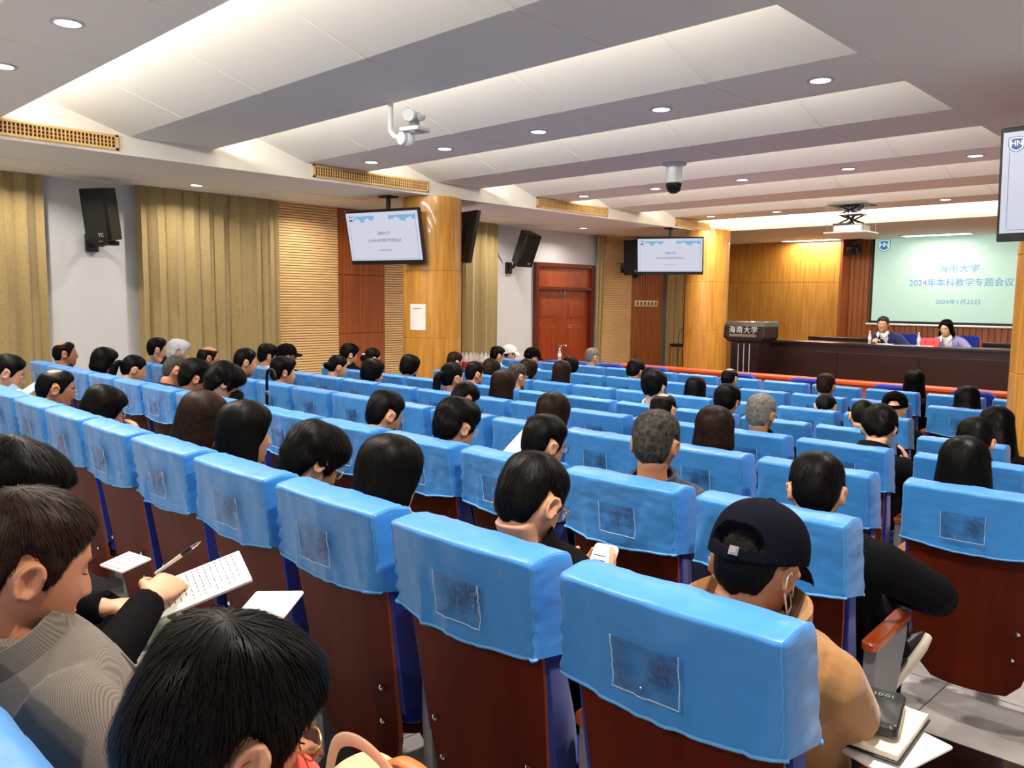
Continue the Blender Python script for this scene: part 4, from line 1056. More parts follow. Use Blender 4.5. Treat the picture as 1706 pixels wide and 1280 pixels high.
def person(label, seat, hc, hair='short', hm='hair', yaw=0, pitch=12, roll=0, top=('black_jacket', (20, 20, 22)), skin='skin', thick=.012, glasses=None, arms=None, near=False, collar=True, rz=0, hs=1.0, garment='jacket', shoulders=1.0, group='seated audience', legs=True, trousers=('dark_trousers', (26, 26, 30)), extra=None, wide=1.0, headobj=None, pelvis=None, neck=1.0):
    loc = Vector(seat); r = thing('person', label, 'person', loc, rz, group); Ri = Matrix.Rotation(-rz, 3, 'Z')
    h = Ri @ (Vector(hc) - loc); HM = head_matrix(h, yaw, pitch, roll) @ Matrix.Scale(hs, 4)
    vox = .0055 if near else .0085
    NM = Matrix.Translation(h) @ Matrix.Rotation(math.radians(yaw * .35), 4, 'Z') @ Matrix.Rotation(math.radians(-pitch * .75), 4, 'X')
    nb = NM @ Vector((0, -.045, -.140 * neck)); nb.y = max(nb.y, .255) if not pelvis else nb.y; hb = HM @ Vector((0, -.028, -.06))
    p0 = Vector(pelvis) if pelvis else Vector((0, .375, .50)); p0.x = p0.x * .8 + nb.x * .2
    pc = Vector((p0.x * .55 + nb.x * .45, min(p0.y, nb.y) - .0, (p0.z + nb.z) / 2 + .04)); pc.y = max(pc.y, .335) if not pelvis else pc.y
    def spine(t): return p0 * (1 - t) ** 2 + pc * 2 * t * (1 - t) + nb * t * t
    def tors(b, g, t1=1.0):
        rings = []
        for t, wx, dy in ((0, .150, .10), (.06, .17, .12), (.2, .172, .122), (.42, .158, .112), (.6, .168, .112), (.78, .188, .104), (.885, .182, .092), (.935, .150, .078), (.975, .098, .066), (1.0, .066, .058)):
            if t > t1: break
            if g < 0 and t > .8: wx *= .84; dy *= .84
            c = spine(t); tg = (spine(min(1, t + .05)) - spine(max(0, t - .05))).normalized(); X = Vector((1, 0, 0)); Y = tg.cross(X).normalized(); gg = g * (1 if t < .9 else .6)
            rings.append([c + X * (wx * shoulders * wide + gg) * math.copysign(abs(math.cos(a)) ** .8, math.cos(a)) + Y * (dy * wide + gg) * math.sin(a) for a in [2 * PI * k / 28 for k in range(28)]])
        b.loft(rings)
    S = {}
    c8 = spine(.87)
    for s in (-1, 1): S[s] = c8 + Vector((s * .168 * shoulders, 0, -.012))
    A = {s: [Vector((S[s].x + s * .022, S[s].y + .10, max(S[s].z - .15, .725))), Vector((h.x * .4 + s * .10, .56, .63))] for s in (-1, 1)}
    if arms:
        for s, (e, w_) in arms.items(): A[s] = [Vector(e), Vector(w_)]
    HD = (extra or {}).get('hands', {})
    def armt(b, g, full):
        for s in (-1, 1):
            e, w_ = A[s]; sh = S[s] + Vector((-s * .03, 0, .0)); q = w_ if full else e + (w_ - e) * .97
            b.tube([sh, S[s] + (e - S[s]) * .15, (S[s] + e) / 2, e * .9 + S[s] * .1 * 1, e * .92 + w_ * .08, (e + w_) / 2, q], [.056 + g, .058 + g, .050 + g, .043 + g, .043 + g, .039 + g, (.027 if full else .031) + g], 14)
    b = MB()
    b.loft([[HM @ p for p in rg] for rg in head_rings(True, 72 if near else 56, 54 if near else 40)])
    if hair not in ('bob', 'long', 'wavybob', 'shortbob', 'wavy'):
        for s in (-1, 1): ear(b, s, lambda p: HM @ p)
    b.loft([[c + X_ * rr * math.cos(a) + Y_ * rr * math.sin(a) for a in [2 * PI * k / 20 for k in range(20)]] for c, rr, X_, Y_ in [(nb + (nb - hb) * .35, .066, Vector((1, 0, 0)), Vector((0, 1, 0))), (nb, .060, Vector((1, 0, 0)), Vector((0, 1, 0))), (nb * .5 + hb * .5, .055, Vector((1, 0, 0)), Vector((0, 1, -.0))), (hb, .056, Vector((1, 0, 0)), Vector((0, 1, 0)))]])
    tors(b, -.010); armt(b, -.003, True)
    for s in (-1, 1):
        e, w_ = A[s]; d = (w_ - e).normalized(); hd = HD.get(s, {})
        hand(b, w_, hd.get('d', (-s * .25, 1, -.1)) , hd.get('n', (0, 0, -1)), s, hd.get('curl', .45), fing=hd.get('f', (1, 1, 1, 1)), thumb=hd.get('th', .5))
    if near and legs:
        for s in (-1, 1): b.tube([(s * .09, .36, .55), (s * .125, .62, .54), (s * .13, .69, .47), (s * .13, .66, .1)], [.07, .055, .05, .036], 12)
    fused(b, 'body', [M[skin], mat('lips', (170, 96, 84), .4) if near else M[skin]], r, vox, 2)
    cm = cloth(*top) if isinstance(top, tuple) else top
    b = MB(); tors(b, thick, .98); armt(b, thick * .8, False); o = fused(b, garment, cm, r, .011 if near else .014, 3)
    if collar:
        b = MB(); rings = []; nk = (hb - nb).normalized(); X_ = Vector((1, 0, 0)); Y_ = nk.cross(X_).normalized()
        for rr, hgt in ((.074 + thick * .4, -.055), (.071 + thick * .3, .028), (.080 + thick * .5, .032), (.094 + thick, -.045)):
            rings.append([nb + X_ * rr * math.cos(a) + Y_ * rr * .98 * math.sin(a) + nk * (hgt + (.012 * math.sin(a) if hgt > 0 else 0)) for a in [2 * PI * k / 28 for k in range(28)]])
        b.loft(rings + [rings[0]], cap=False); b.build('collar', (extra or {}).get('collar', cm), r)
    if legs:
        b = MB(); tm = cloth(*trousers)
        for s in (-1, 1): b.tube([(s * .08, .34, .55), (s * .10, .42, .55), (s * .13, .62, .545), (s * .13, .70, .49), (s * .13, .68, .3), (s * .13, .66, .07)], [.085, .083, .068, .062, .055, .048], 12)
        fused(b, 'trousers', tm, r, .018, 2)
        for s in (-1, 1):
            b = MB(); b.loft([[Vector((s * .13 + wx * math.cos(a), y, .0 + hh * (.5 + .5 * math.sin(a)))) for a in [2 * PI * k / 14 for k in range(14)]] for y, wx, hh in ((.57, .03, .06), (.60, .042, .085), (.68, .045, .09), (.78, .048, .06), (.84, .035, .045))]); b.build('shoe', M['black'], r)
    if hair:
        o = link('hair', HAIR[hair], r); o.matrix_local = HM
        if hm != 'hair': o.material_slots[0].link = 'OBJECT'; o.material_slots[0].material = M[hm]
    if glasses:
        if 'f' not in GLM:
            GLM['f'] = glasses_mesh(); g = GLM['f'].build('glasses', M['grey'], r); GLM['me'] = g.data; l = lens_mesh(-1).build('lens', M['lens'], g); l2 = lens_mesh(1).build('lens', M['lens'], g); GLM['l'] = l.data; GLM['l2'] = l2.data
        else: g = link('glasses', GLM['me'], r); link('lens', GLM['l'], g); link('lens', GLM['l2'], g)
        g.matrix_local = HM
        if glasses != 'grey': g.material_slots[0].link = 'OBJECT'; g.material_slots[0].material = M[glasses]
    q = Pose(); q.root = r; q.HM = HM; q.nb = nb; q.hb = hb; q.S = S; q.A = A; q.spine = spine; q.cloth = cm; return q
M['gold'] = mat('gold_metal', (190, 150, 90), .3, .8); M['pale'] = mat('pale_frame', (225, 205, 195), .4)
def eyes(q, lid=.5, brow='hair', lipc=(176, 104, 92), shut=False):
    T = lambda p: q.HM @ Vector(p)
    for s in (-1, 1):
        b = MB(); c = (s * .031, .0835, .007)
        if not shut:
            b.ell((0, 0, 0), (.0125, .006, .0052)); b.mi = 1; b.ell((0, .003, 0), (.0055, .0042, .0048))
        else: b.mi = 1; b.tube([(-.012, 0, 0), (0, .003, -.003), (.012, 0, 0)], .0012, 6)
        o = b.build('eye', [M['eyewhite'], M['iris']], q.root); o.matrix_local = q.HM @ Matrix.Translation(c)
        b = MB(); b.tube([(s * .014, .0925, .026), (s * .028, .0925, .031), (s * .046, .080, .026)], [.0022, .003, .0014], 6); o = b.build('eyebrow', M[brow], q.root); o.matrix_local = q.HM
    b = MB(); b.ell((0, .0945, -.0605), (.021, .0055, .0042)); b.ell((0, .0945, -.0685), (.018, .0060, .0048)); o = b.build('lips', CL.setdefault('lips%s' % (lipc,), mat('lip_skin', lipc, .45)), q.root); o.matrix_local = q.HM
M['eyewhite'] = mat('eye_white', (226, 222, 216), .3); M['iris'] = mat('dark_iris', (22, 14, 10), .2)
BLK, DK, NAVY, GREY = ('black_jacket', (18, 18, 20)), ('charcoal_coat', (38, 38, 42)), ('navy_jacket', (26, 34, 62)), ('grey_jacket', (96, 98, 100))
WHT, LBL, TAN, OLV = ('white_shirt', (226, 228, 232)), ('pale_blue_shirt', (164, 190, 214)), ('tan_fleece', (158, 114, 70)), ('olive_jacket', (60, 66, 50))
BRN, BEI = ('brown_coat', (70, 48, 36)), ('beige_sweater', (196, 182, 160))
def at(r, sx): return (sx, RY[r] + arc(sx, r), floor_z(RY[r]))
P = {}
def aud(key, r, sx, hc, label, **kw):
    P[key] = person(label, at(r, sx + .4 * (hc[0] - sx)), hc, near=r <= 1, legs=r <= 2, **kw)
# rows are counted from the camera
HB = None
herr = mat('herringbone_wool', (92, 84, 76), .85, sheen=.2)
N_, L_, b_ = nodes(herr); wv = N_.new('ShaderNodeTexWave'); wv.inputs['Scale'].default_value = 120; wv.inputs['Distortion'].default_value = .4; wv.bands_direction = 'DIAGONAL'
L_.new(texcoord(herr, (1, 1, 1)), wv.inputs['Vector']); rp = N_.new('ShaderNodeValToRGB'); rp.color_ramp.elements[0].color = (*lin((80, 73, 66)), 1); rp.color_ramp.elements[1].color = (*lin((106, 98, 89)), 1)
L_.new(wv.outputs['Fac'], rp.inputs[0]); L_.new(rp.outputs[0], b_.inputs['Base Color'])
p1 = person('man in grey herringbone jacket looking down, lower left corner', at(0, -1.42), (-1.535, .40, 1.086), 'short', hm='hair_brown', yaw=2, pitch=20, top=herr, near=True, skin='skin2', thick=.017, shoulders=1.08, hs=1.04, arms={1: ((.30, .36, .70), (.10, .60, .62)), -1: ((-.27, .36, .70), (-.05, .62, .62))})
eyes(p1, shut=True)
# lapels
for s in (-1, 1):
    b = MB(); nb, sp = p1.nb, p1.spine
    a0 = nb + Vector((s * .062, .0, .03)); pts = [nb + Vector((s * .07, -.05, .02)), nb + Vector((s * .085, .02, .0)), sp(.84) + Vector((s * .105, .105, .02)), sp(.7) + Vector((s * .11, .128, .0)), sp(.6) + Vector((s * .05, .142, .0))]
    q_ = [nb + Vector((s * .062, -.05, .035)), nb + Vector((s * .06, .045, .0)), sp(.84) + Vector((s * .05, .115, .02)), sp(.7) + Vector((s * .035, .138, .0)), sp(.6) + Vector((s * .03, .148, .0))]
    b.loft([[x_, y_, y_ + Vector((0, .005, .004)), x_ + Vector((0, .006, .006))] for x_, y_ in zip(pts, q_)]); b.build('lapel', herr, p1.root)
p2 = person('person in black writing with a pen, half hidden at the left edge', at(0, -1.97), (-2.085, .52, 1.081), 'full', yaw=-6, pitch=32, top=('black_knit', (14, 14, 16)), near=True, thick=.014, arms={1: ((.22, .46, .68), (.06, .64, .76)), -1: ((-.28, .36, .70), (-.12, .60, .70))}, extra={'hands': {1: dict(d=(-.35, .55, .12), n=(-.4, -.1, -1), curl=.75, th=1.0)}})
p3 = person('dark haired person in orange jacket and glasses, bottom left foreground', at(0, -.87), (-.80, .39, 1.08), 'parted', yaw=2, pitch=24, roll=2, top=('orange_jacket', (222, 70, 48)), near=True, thick=.02, glasses='gold', hs=.95, neck=.8, skin='skin', arms={1: ((.17, .42, .76), (.04, .50, .70)), -1: ((-.22, .42, .70), (-.10, .54, .66))}, extra={'hands': {1: dict(d=(-.7, .5, .25), n=(-.3, -.7, -.5), curl=.6), -1: dict(d=(.5, .6, .1), n=(.4, -.5, -.6), curl=.6)}})
eyes(p3, shut=True)

# --- nearest full row
aud('P4', 1, -0.769, (-0.769, 1.550, 0.999), 'person in navy baseball cap and tan fleece jacket, nearest full row', hair='buzz', yaw=-2, pitch=24, top=TAN, thick=.02, skin='skin2', shoulders=1.02, arms={1: ((.185, .40, .70), (.06, .56, .72)), -1: ((-.22, .40, .70), (-.10, .56, .70))})
c4 = P['P4']
CAP = cap_mesh().build('baseball_cap', bump(mat('navy_cap_cloth', (12, 13, 24), .85, spec=.05), (1, 1, 1), 260, .15, .002), c4.root, angle=45); CAP.matrix_local = c4.HM
b = MB(); b.box((.012, -.1265, .012), (.02, .004, .018)); b.box((.012, -.129, .012), (.013, .003, .010)); bk = b.build('buckle', M['grey'], CAP, smooth=False)
b = MB()
for s in (-1, 1): b.tube([(s * .064, .062, -.035), (s * .079, .02, -.012), (s * .087, -.022, .01), (s * .089, -.034, -.008), (s * .084, -.022, -.034), (s * .068, .05, -.075)], .0022, 6)
rg = []
for z, wx in ((-.030, .058), (-.055, .064), (-.085, .060), (-.112, .045)): rg.append([Vector((wx * 1.12 * math.sin(a), .118 * math.cos(a * .82) + .002 - abs(z + .06) * .25, z)) for a in [math.radians(-72 + 144 * k / 16) for k in range(17)]])
b.loft([r_ + [p * .97 for p in r_[::-1]] for r_ in rg]); o = b.build('face_mask', M['white'], c4.root); o.matrix_local = c4.HM
# stand-up fleece collar
b = MB(); nb, hb = c4.nb, c4.hb; rings = []
for rr, hg in ((.092, -.06), (.098, .02), (.118, .062), (.128, .055), (.128, .0), (.125, -.065)): rings.append([nb + Vector((rr * math.cos(a) * 1.05, rr * math.sin(a) + .015, hg + .018 * math.sin(a))) for a in [2 * PI * k / 40 for k in range(40)]])
b.loft(rings + [rings[0]], cap=False); b.build('fleece_collar', c4.cloth, c4.root)
aud('P5', 1, -1.328, (-1.385, 1.520, 1.030), 'man with short black hair and thin glasses looking at his phone', hair='short', yaw=6, pitch=30, top=BLK, glasses='gold', arms={1: ((.22, .42, .68), (.03, .50, .76)), -1: ((-.24, .40, .66), (-.12, .52, .74))}, extra={'hands': {1: dict(d=(-.25, .8, .35), n=(-.75, -.25, .6), curl=.6, th=.8), -1: dict(d=(.3, .8, .2), n=(.5, 0, .8), curl=.6)}})
aud('P6', 1, -1.887, (-1.974, 1.521, 0.999), 'person with a rounded black bob haircut in the nearest full row', hair='bob', yaw=4, pitch=14, top=BEI, hs=.98)
aud('P7', 1, -2.446, (-2.446, 1.552, 0.977), 'bowed person with short black hair and pale glasses, left of the bob haircut', hair='shaggy', yaw=-4, pitch=34, top=BLK, glasses='pale', hs=.97)
aud('P8', 1, -3.005, (-3.008, 1.59, 1.00), 'person with long straight black hair in the nearest full row', hair='long', yaw=-4, pitch=8, top=BLK)
aud('P9', 1, -3.564, (-3.43, 1.61, 1.003), 'person with long dark brown hair leaning towards the black haired neighbour', hair='long', hm='hair_brown', yaw=10, pitch=18, roll=8, top=BLK)
aud('P10', 1, -4.682, (-4.682, 1.644, 0.921), 'person in glasses resting the face on one hand, nearest full row', hair='shortbob', yaw=-2, pitch=24, top=DK, glasses='grey', arms={1: ((.24, .52, .62), (.07, .52, .74)), -1: ((-.28, .30, .62), (-.1, .6, .6))}, extra={'hands': {1: dict(d=(-.15, -.1, 1), n=(-.6, -.8, 0), curl=.5)}})
aud('P11', 1, -5.241, (-5.241, 1.577, 1.003), 'man with glasses and receding black hair in a grey collar, left side', hair='thin', yaw=-4, pitch=16, top=GREY, glasses='grey', skin='skin2')
aud('P12', 1, -6.359, (-6.359, 1.617, 1.015), 'short haired man with glasses reading papers at the left edge', hair='short', yaw=-6, pitch=22, top=LBL, glasses='grey')
# --- second row
aud('P13', 2, -1.075, (-1.075, 2.574, 0.937), 'man with short black hair in black jacket seen squarely from behind', hair='short', yaw=22, pitch=16, top=('black_sweatshirt', (15, 15, 17)), thick=.026, shoulders=1.12, arms={1: ((.37, .40, .72), (.16, .62, .64)), -1: ((-.28, .40, .72), (-.12, .6, .64))})
aud('P14', 2, -2.193, (-2.249, 2.551, 0.940), 'man with blue framed glasses just beyond the phone user', hair='short', yaw=-6, pitch=16, top=DK, glasses='iris')
aud('P15', 2, -2.752, (-2.800, 2.553, 0.950), 'bowed person with pale glasses and smooth black hair, second row', hair='full', yaw=0, pitch=20, top=DK, glasses='pale')
aud('P16', 2, -3.311, (-3.358, 2.557, 0.951), 'young man with cropped black hair, second row middle', hair='short', yaw=0, pitch=22, top=BLK, glasses='grey')
aud('P17', 2, -4.988, (-5.05, 2.532, .982), 'bowed person with loose black hair above the long haired pair', hair='shaggy', yaw=-10, pitch=36, top=BLK)
aud('P18', 2, -5.547, (-5.584, 2.586, 0.971), 'man with thick black hair turned right, second row left', hair='full', yaw=-8, pitch=24, top=BLK, skin='skin2')
aud('P19', 2, -6.106, (-6.106, 2.679, 0.991), 'man with a close shaved head and dark blue collar', hair='buzz', hm='hair_salt', yaw=-8, pitch=20, top=NAVY, skin='skin2')
aud('P20', 2, -7.224, (-7.186, 2.782, 0.922), 'person with a black ponytail, second row left', hair='ponytail', yaw=-4, pitch=18, top=BLK)
aud('P21', 2, -7.783, (-7.783, 2.760, 0.950), 'person with chin length black hair left of the ponytail', hair='bob', yaw=-6, pitch=14, top=DK)
aud('P22', 2, -8.342, (-8.491, 2.653, 0.994), 'balding man in glasses before the white wall, left end of second row', hair='thin', yaw=-6, pitch=2, top=DK, glasses='grey', skin='skin2')
aud('P23', 2, -1.634, (-1.686, 2.550, 1.015), 'man with greying short hair and navy jacket, second row right of middle', hair='short', hm='hair_salt', yaw=18, pitch=6, top=NAVY, thick=.022, shoulders=1.1, skin='skin2')
# --- third row
aud('P24', 3, -1.946, (-2.033, 3.597, 0.901), 'person with a glossy dark brown bob, third row right', hair='bob', hm='hair_brown', yaw=16, pitch=6, top=BLK)
aud('P25', 3, -0.800, (-0.905, 3.598, 0.884), 'dark headed person with long hair above the rightmost third row seat', hair='long', yaw=14, pitch=16, top=BLK)
aud('P27', 3, -3.064, (-3.104, 3.602, 0.875), 'person with smooth dark bob in the middle of the third row', hair='bob', hm='hair_brown', yaw=8, pitch=14, top=BLK)
aud('P28', 3, -4.182, (-4.223, 3.92, .842), 'man in a white shirt bending far forward', hair='short', yaw=-6, pitch=42, top=WHT, skin='skin2', thick=.016)
aud('P29', 3, -6.418, (-6.418, 3.778, 0.893), 'person with slicked black hair beside the umbrella handle', hair='full', yaw=-8, pitch=8, top=BLK)
aud('P30', 3, -6.977, (-6.977, 3.711, 0.953), 'man with neat black hair before the gold curtain, third row', hair='short', yaw=-6, pitch=10, top=DK)
aud('P31', 3, -7.536, (-7.639, 3.677, 0.956), 'balding man with glasses before the gold curtain, third row', hair='bald', yaw=-8, pitch=8, top=DK, glasses='grey', skin='skin2')
aud('P32', 3, -8.095, (-8.20, 3.63, .976), 'elderly person with white hair before the gold curtain', hair='full', hm='hair_white', yaw=-10, pitch=14, top=GREY)
aud('P33', 3, -8.654, (-8.76, 3.65, .985), 'man with black hair and glasses beside the white haired person', hair='short', yaw=-8, pitch=4, top=BLK, glasses='grey')
# --- fourth row
aud('P34', 4, -2.230, (-2.302, 4.624, 0.866), 'man with grey hair and dark jacket, fourth row right', hair='short', hm='hair_grey', yaw=8, pitch=6, top=BLK, skin='skin2')
aud('P35', 4, -2.789, (-3.009, 4.627, 0.824), 'man with a bald spot on his crown, fourth row', hair='thin', yaw=14, pitch=16, top=BLK)
aud('P36', 4, -1.671, (-1.653, 4.783, 0.833), 'black haired person holding a hand to the ear', hair='full', yaw=16, pitch=38, top=BLK, skin='skin3', arms={1: ((.25, .50, .60), (.18, .44, .83)), -1: ((-.26, .3, .62), (-.1, .6, .6))}, extra={'hands': {1: dict(d=(-.2, -.05, 1), n=(-1, -.3, 0), curl=.3)}})
aud('P37', 4, -4.466, (-4.533, 4.642, 0.857), 'person with long brown black hair in the middle, fourth row', hair='long', hm='hair_brown', yaw=4, pitch=10, top=BLK)
aud('P38', 4, -5.025, (-5.154, 4.650, 0.884), 'person with a thick black ponytail, fourth row', hair='ponytail', yaw=-2, pitch=4, top=BLK, hs=1.08)
aud('P39', 4, -6.143, (-6.308, 4.670, 0.844), 'person with sleek dark hair turned right below the brown wall panel', hair='shortbob', yaw=-10, pitch=14, top=BLK)
aud('P40', 4, -7.261, (-7.173, 4.856, 0.837), 'person with a black bun and hair tie before the slatted panel', hair='bun', yaw=-10, pitch=16, top=BLK)
aud('P41', 4, -1.080, (-1.119, 4.623, 0.848), 'person with cropped dark hair, rightmost in the fourth row', hair='short', yaw=14, pitch=22, top=BLK)
aud('P29b', 4, -7.820, (-7.934, 4.711, 0.914), 'person in a black cap with glasses before the slatted panel', hair='buzz', yaw=-10, pitch=2, top=BLK, glasses='grey')
aud('P30b', 4, -8.379, (-8.379, 4.738, 0.889), 'black haired person with a white collar at the left end of the fourth row', hair='full', yaw=-6, pitch=12, top=WHT)
# --- fifth row
aud('P42', 5, -3.123, (-3.123, 5.703, 0.776), 'person with smooth black hair, fifth row right', hair='full', yaw=12, pitch=14, top=BLK)
aud('P43', 5, -1.380, (-1.290, 5.810, 0.768), 'person with parted black hair and a pale hair clip by the right pillar', hair='wavy', yaw=20, pitch=20, top=BLK, arms={1: ((.26, .42, .60), (.2, .56, .70)), -1: ((-.26, .3, .62), (-.1, .6, .6))})
aud('P44', 5, -5.359, (-5.364, 5.683, 0.817), 'man with cropped greying hair and glasses, fifth row', hair='short', hm='hair_salt', yaw=-4, pitch=8, top=DK, glasses='grey')
aud('P45', 5, -5.918, (-5.972, 5.693, 0.797), 'short black haired man beside the blue trolley', hair='short', yaw=-4, pitch=10, top=DK)
aud('P46', 5, -8.154, (-8.232, 5.747, 0.869), 'person with tousled black hair before the brown wall panel', hair='full', yaw=-10, pitch=16, top=BLK)
aud('P47', 5, -7.595, (-7.751, 5.732, 0.853), 'person with a pearl clip in gathered black hair', hair='bun', yaw=-8, pitch=10, top=BLK)
aud('P48', 5, -7.036, (-7.036, 5.719, 0.801), 'dark haired person directly below the near golden pillar', hair='shortbob', yaw=0, pitch=18, top=BLK)
aud('P49', 5, -2.005, (-2.065, 5.651, 0.781), 'person with a shaved dark head beyond the hand-to-ear person', hair='buzz', yaw=16, pitch=24, top=BLK)
aud('P52', 5, -3.682, (-3.770, 5.660, 0.844), 'black haired person with a bare neck, fifth row middle', hair='full', yaw=12, pitch=12, top=WHT, skin='skin3')
# --- sixth row
aud('P50', 6, -2.218, (-2.218, 6.737, 0.722), 'person in a black baseball cap with pale back opening, sixth row', hair=None, yaw=14, pitch=12, top=BLK, skin='skin3')
aud('P51', 6, -2.777, (-2.777, 6.748, 0.680), 'bowed man with a bald patch, sixth row', hair='bald', yaw=16, pitch=44, top=BLK, skin='skin3')
aud('P52b', 6, -4.454, (-4.499, 6.699, 0.770), 'black haired head just behind another, sixth row middle', hair='shortbob', yaw=12, pitch=10, top=BLK)
aud('P53', 6, -3.895, (-4.000, 6.693, 0.718), 'person with dark centre parted hair, sixth row', hair='long', yaw=12, pitch=16, top=BLK)
aud('P54', 6, -6.131, (-6.173, 6.727, 0.756), 'person with brown black hair beside the greying man in glasses', hair='shortbob', hm='hair_brown', yaw=0, pitch=12, top=BLK)
aud('P55', 6, -6.690, (-6.782, 6.739, 0.721), 'person with reddish brown hair right of the blue trolley', hair='shortbob', hm='hair_brown', yaw=0, pitch=20, top=BLK)
aud('P56', 6, -7.249, (-7.441, 6.753, 0.781), 'dark haired person left of the blue trolley', hair='short', hm='hair_brown', yaw=-4, pitch=10, top=BLK)
aud('P57', 6, -5.572, (-5.667, 6.716, 0.771), 'person with long straight brown black hair, sixth row', hair='long', hm='hair_brown', yaw=4, pitch=8, top=BLK)
# --- seventh row
aud('P57b', 7, -6.468, (-6.468, 7.827, 0.720), 'dark head partly hidden beyond the long haired person', hair='shortbob', yaw=0, pitch=12, top=BLK)
aud('P58', 7, -7.027, (-7.058, 7.757, 0.811), 'person in a black cap before the double door', hair='buzz', yaw=-8, pitch=14, top=LBL)
aud('P59', 7, -7.586, (-7.708, 7.771, 0.806), 'man in a pale shirt and glasses below the white wall', hair='short', yaw=-8, pitch=10, top=LBL, glasses='grey')
aud('P61', 7, -3.114, (-3.177, 7.696, 0.755), 'man with cropped brown hair below the long dark table', hair='short', hm='hair_brown', yaw=14, pitch=8, top=BLK)
aud('P62', 7, -4.232, (-4.232, 7.760, 0.748), 'man with thinning black hair below the lectern', hair='thin', yaw=8, pitch=14, top=LBL)
aud('P63', 7, -1.930, (-1.943, 7.690, 0.721), 'black haired person near the right pillar, seventh row', hair='wavy', yaw=16, pitch=16, top=BLK, hs=.98)
aud('P64', 7, -5.350, (-5.412, 7.723, 0.745), 'person with a parted dark crown left of the far pillar base', hair='full', yaw=8, pitch=24, top=BLK)
# --- eighth row
aud('P65', 8, -6.703, (-6.844, 8.740, 0.788), 'grey haired man in olive jacket before the double door', hair='short', hm='hair_grey', yaw=-6, pitch=6, top=OLV)
aud('P66', 8, -2.790, (-2.733, 8.844, 0.755), 'person in dark cap with long tied hair before the long table', hair='long', yaw=14, pitch=4, top=BLK)
aud('P60', 8, -8.380, (-8.458, 8.784, 0.750), 'person in a white cap before the white wall, eighth row', hair='buzz', yaw=-20, pitch=6, top=WHT)
def cap_on(key, m, name='baseball_cap'):
    o = link(name, CAP.data, P[key].root); o.matrix_local = P[key].HM; o.material_slots[0].link = 'OBJECT'; o.material_slots[0].material = m
    return o
M['capblack'] = mat('black_cap_cloth', (7, 7, 8), .85, spec=.05); M['capwhite'] = mat('white_cap_cloth', (228, 228, 226), .8)
cap_on('P50', M['capblack']); cap_on('P29b', M['capblack']); cap_on('P58', M['capblack']); cap_on('P66', M['capblack']); cap_on('P60', M['capwhite'])
# hair clips
for key, m, pts in (('P47', 'white', [(-.02, -.125, .03), (.03, -.128, .04)]), ('P43', 'grey', [(-.01, -.03, .142), (.0, -.07, .132)]), ('P40', 'grey', [(-.02, -.15, .0), (.02, -.15, .02)])):
    b = MB(); b.tube(pts, .009, 8); o = b.build('hair_clip', M[m], P[key].root); o.matrix_local = P[key].HM
for key in ('P5', 'P7', 'P10', 'P11', 'P12'): eyes(P[key], shut=key in ('P5', 'P7', 'P10'))
# --- the two speakers on the stage (facing the hall: turned by half a turn)
sm_ = person('man in navy jacket and glasses seated at the long dark stage table', (-4.66, 14.15, SZ), (-4.84, 13.93, 1.225), 'short', 'hair_salt', yaw=4, pitch=6, top=('stage_navy_jacket', (24, 36, 84)), near=True, rz=PI, glasses='grey', garment='jacket', group='speakers on the stage', shoulders=1.12, thick=.02, legs=True, skin='skin', pelvis=(0, .02, .5), arms={1: ((.30, .25, .66), (.20, .46, .865)), -1: ((-.30, .22, .66), (-.08, .30, .68))}, collar=False, hs=1.03)
eyes(sm_)
sw_ = person('woman in lavender cardigan with wavy dark hair at the stage table', (-3.74, 14.15, SZ), (-3.885, 13.93, 1.19), 'wavybob', yaw=-6, pitch=16, top=('lavender_cardigan', (142, 138, 190)), near=True, rz=PI, glasses='gold', garment='cardigan', group='speakers on the stage', shoulders=.98, thick=.016, skin='skin3', pelvis=(0, .02, .5), arms={1: ((.28, .25, .66), (.10, .30, .68)), -1: ((-.28, .22, .66), (-.10, .30, .68))}, collar=False)
eyes(sw_, shut=True)
for q, m, w0 in ((sm_, cloth('white_shirt_front', (220, 222, 224)), .055), (sw_, cloth('white_blouse', (240, 240, 240)), .05)):
    b = MB(); rg = []
    for t, wd in ((.97, .045), (.9, .06), (.8, .062), (.6, .05), (.4, .045)):
        c = q.spine(t); dy = {.97: .075, .9: .112, .8: .13, .6: .142, .4: .142}[t]
        rg.append([c + Vector((wd * k, dy - .012 * abs(k), .0)) for k in (-1, -.5, 0, .5, 1)] + [c + Vector((wd * k, dy - .03, .0)) for k in (1, .5, 0, -.5, -1)])
    b.loft(rg); b.build('shirt_front', m, q.root)
    for s in (-1, 1):
        b = MB(); n_ = q.nb; pts = [n_ + Vector((s * .066, -.03, .03)), n_ + Vector((s * .068, .04, .02)), n_ + Vector((s * .03, .10, -.03)), n_ + Vector((s * .05, .12, -.09)), n_ + Vector((s * .095, .07, -.03))]
        b.loft([pts, [p + Vector((0, .008, .008)) for p in pts]]); b.build('shirt_collar', m, q.root)
bake(); texts_to_mesh()

# ------------------------------------------------------------------ things people hold and small things
def slabm(name, label, cat, c, d, m, R=None, r=.006, group=None):
    b = MB(); b.rbox((0, 0, 0), d, r); o = b.build(name, m); o.matrix_world = Matrix.Translation(c) @ (R or Matrix.Identity(4)); return tag(o, label, cat, group)
def rot(z=0, x=0, y=0): return Matrix.Rotation(math.radians(z), 4, 'Z') @ Matrix.Rotation(math.radians(x), 4, 'X') @ Matrix.Rotation(math.radians(y), 4, 'Y')
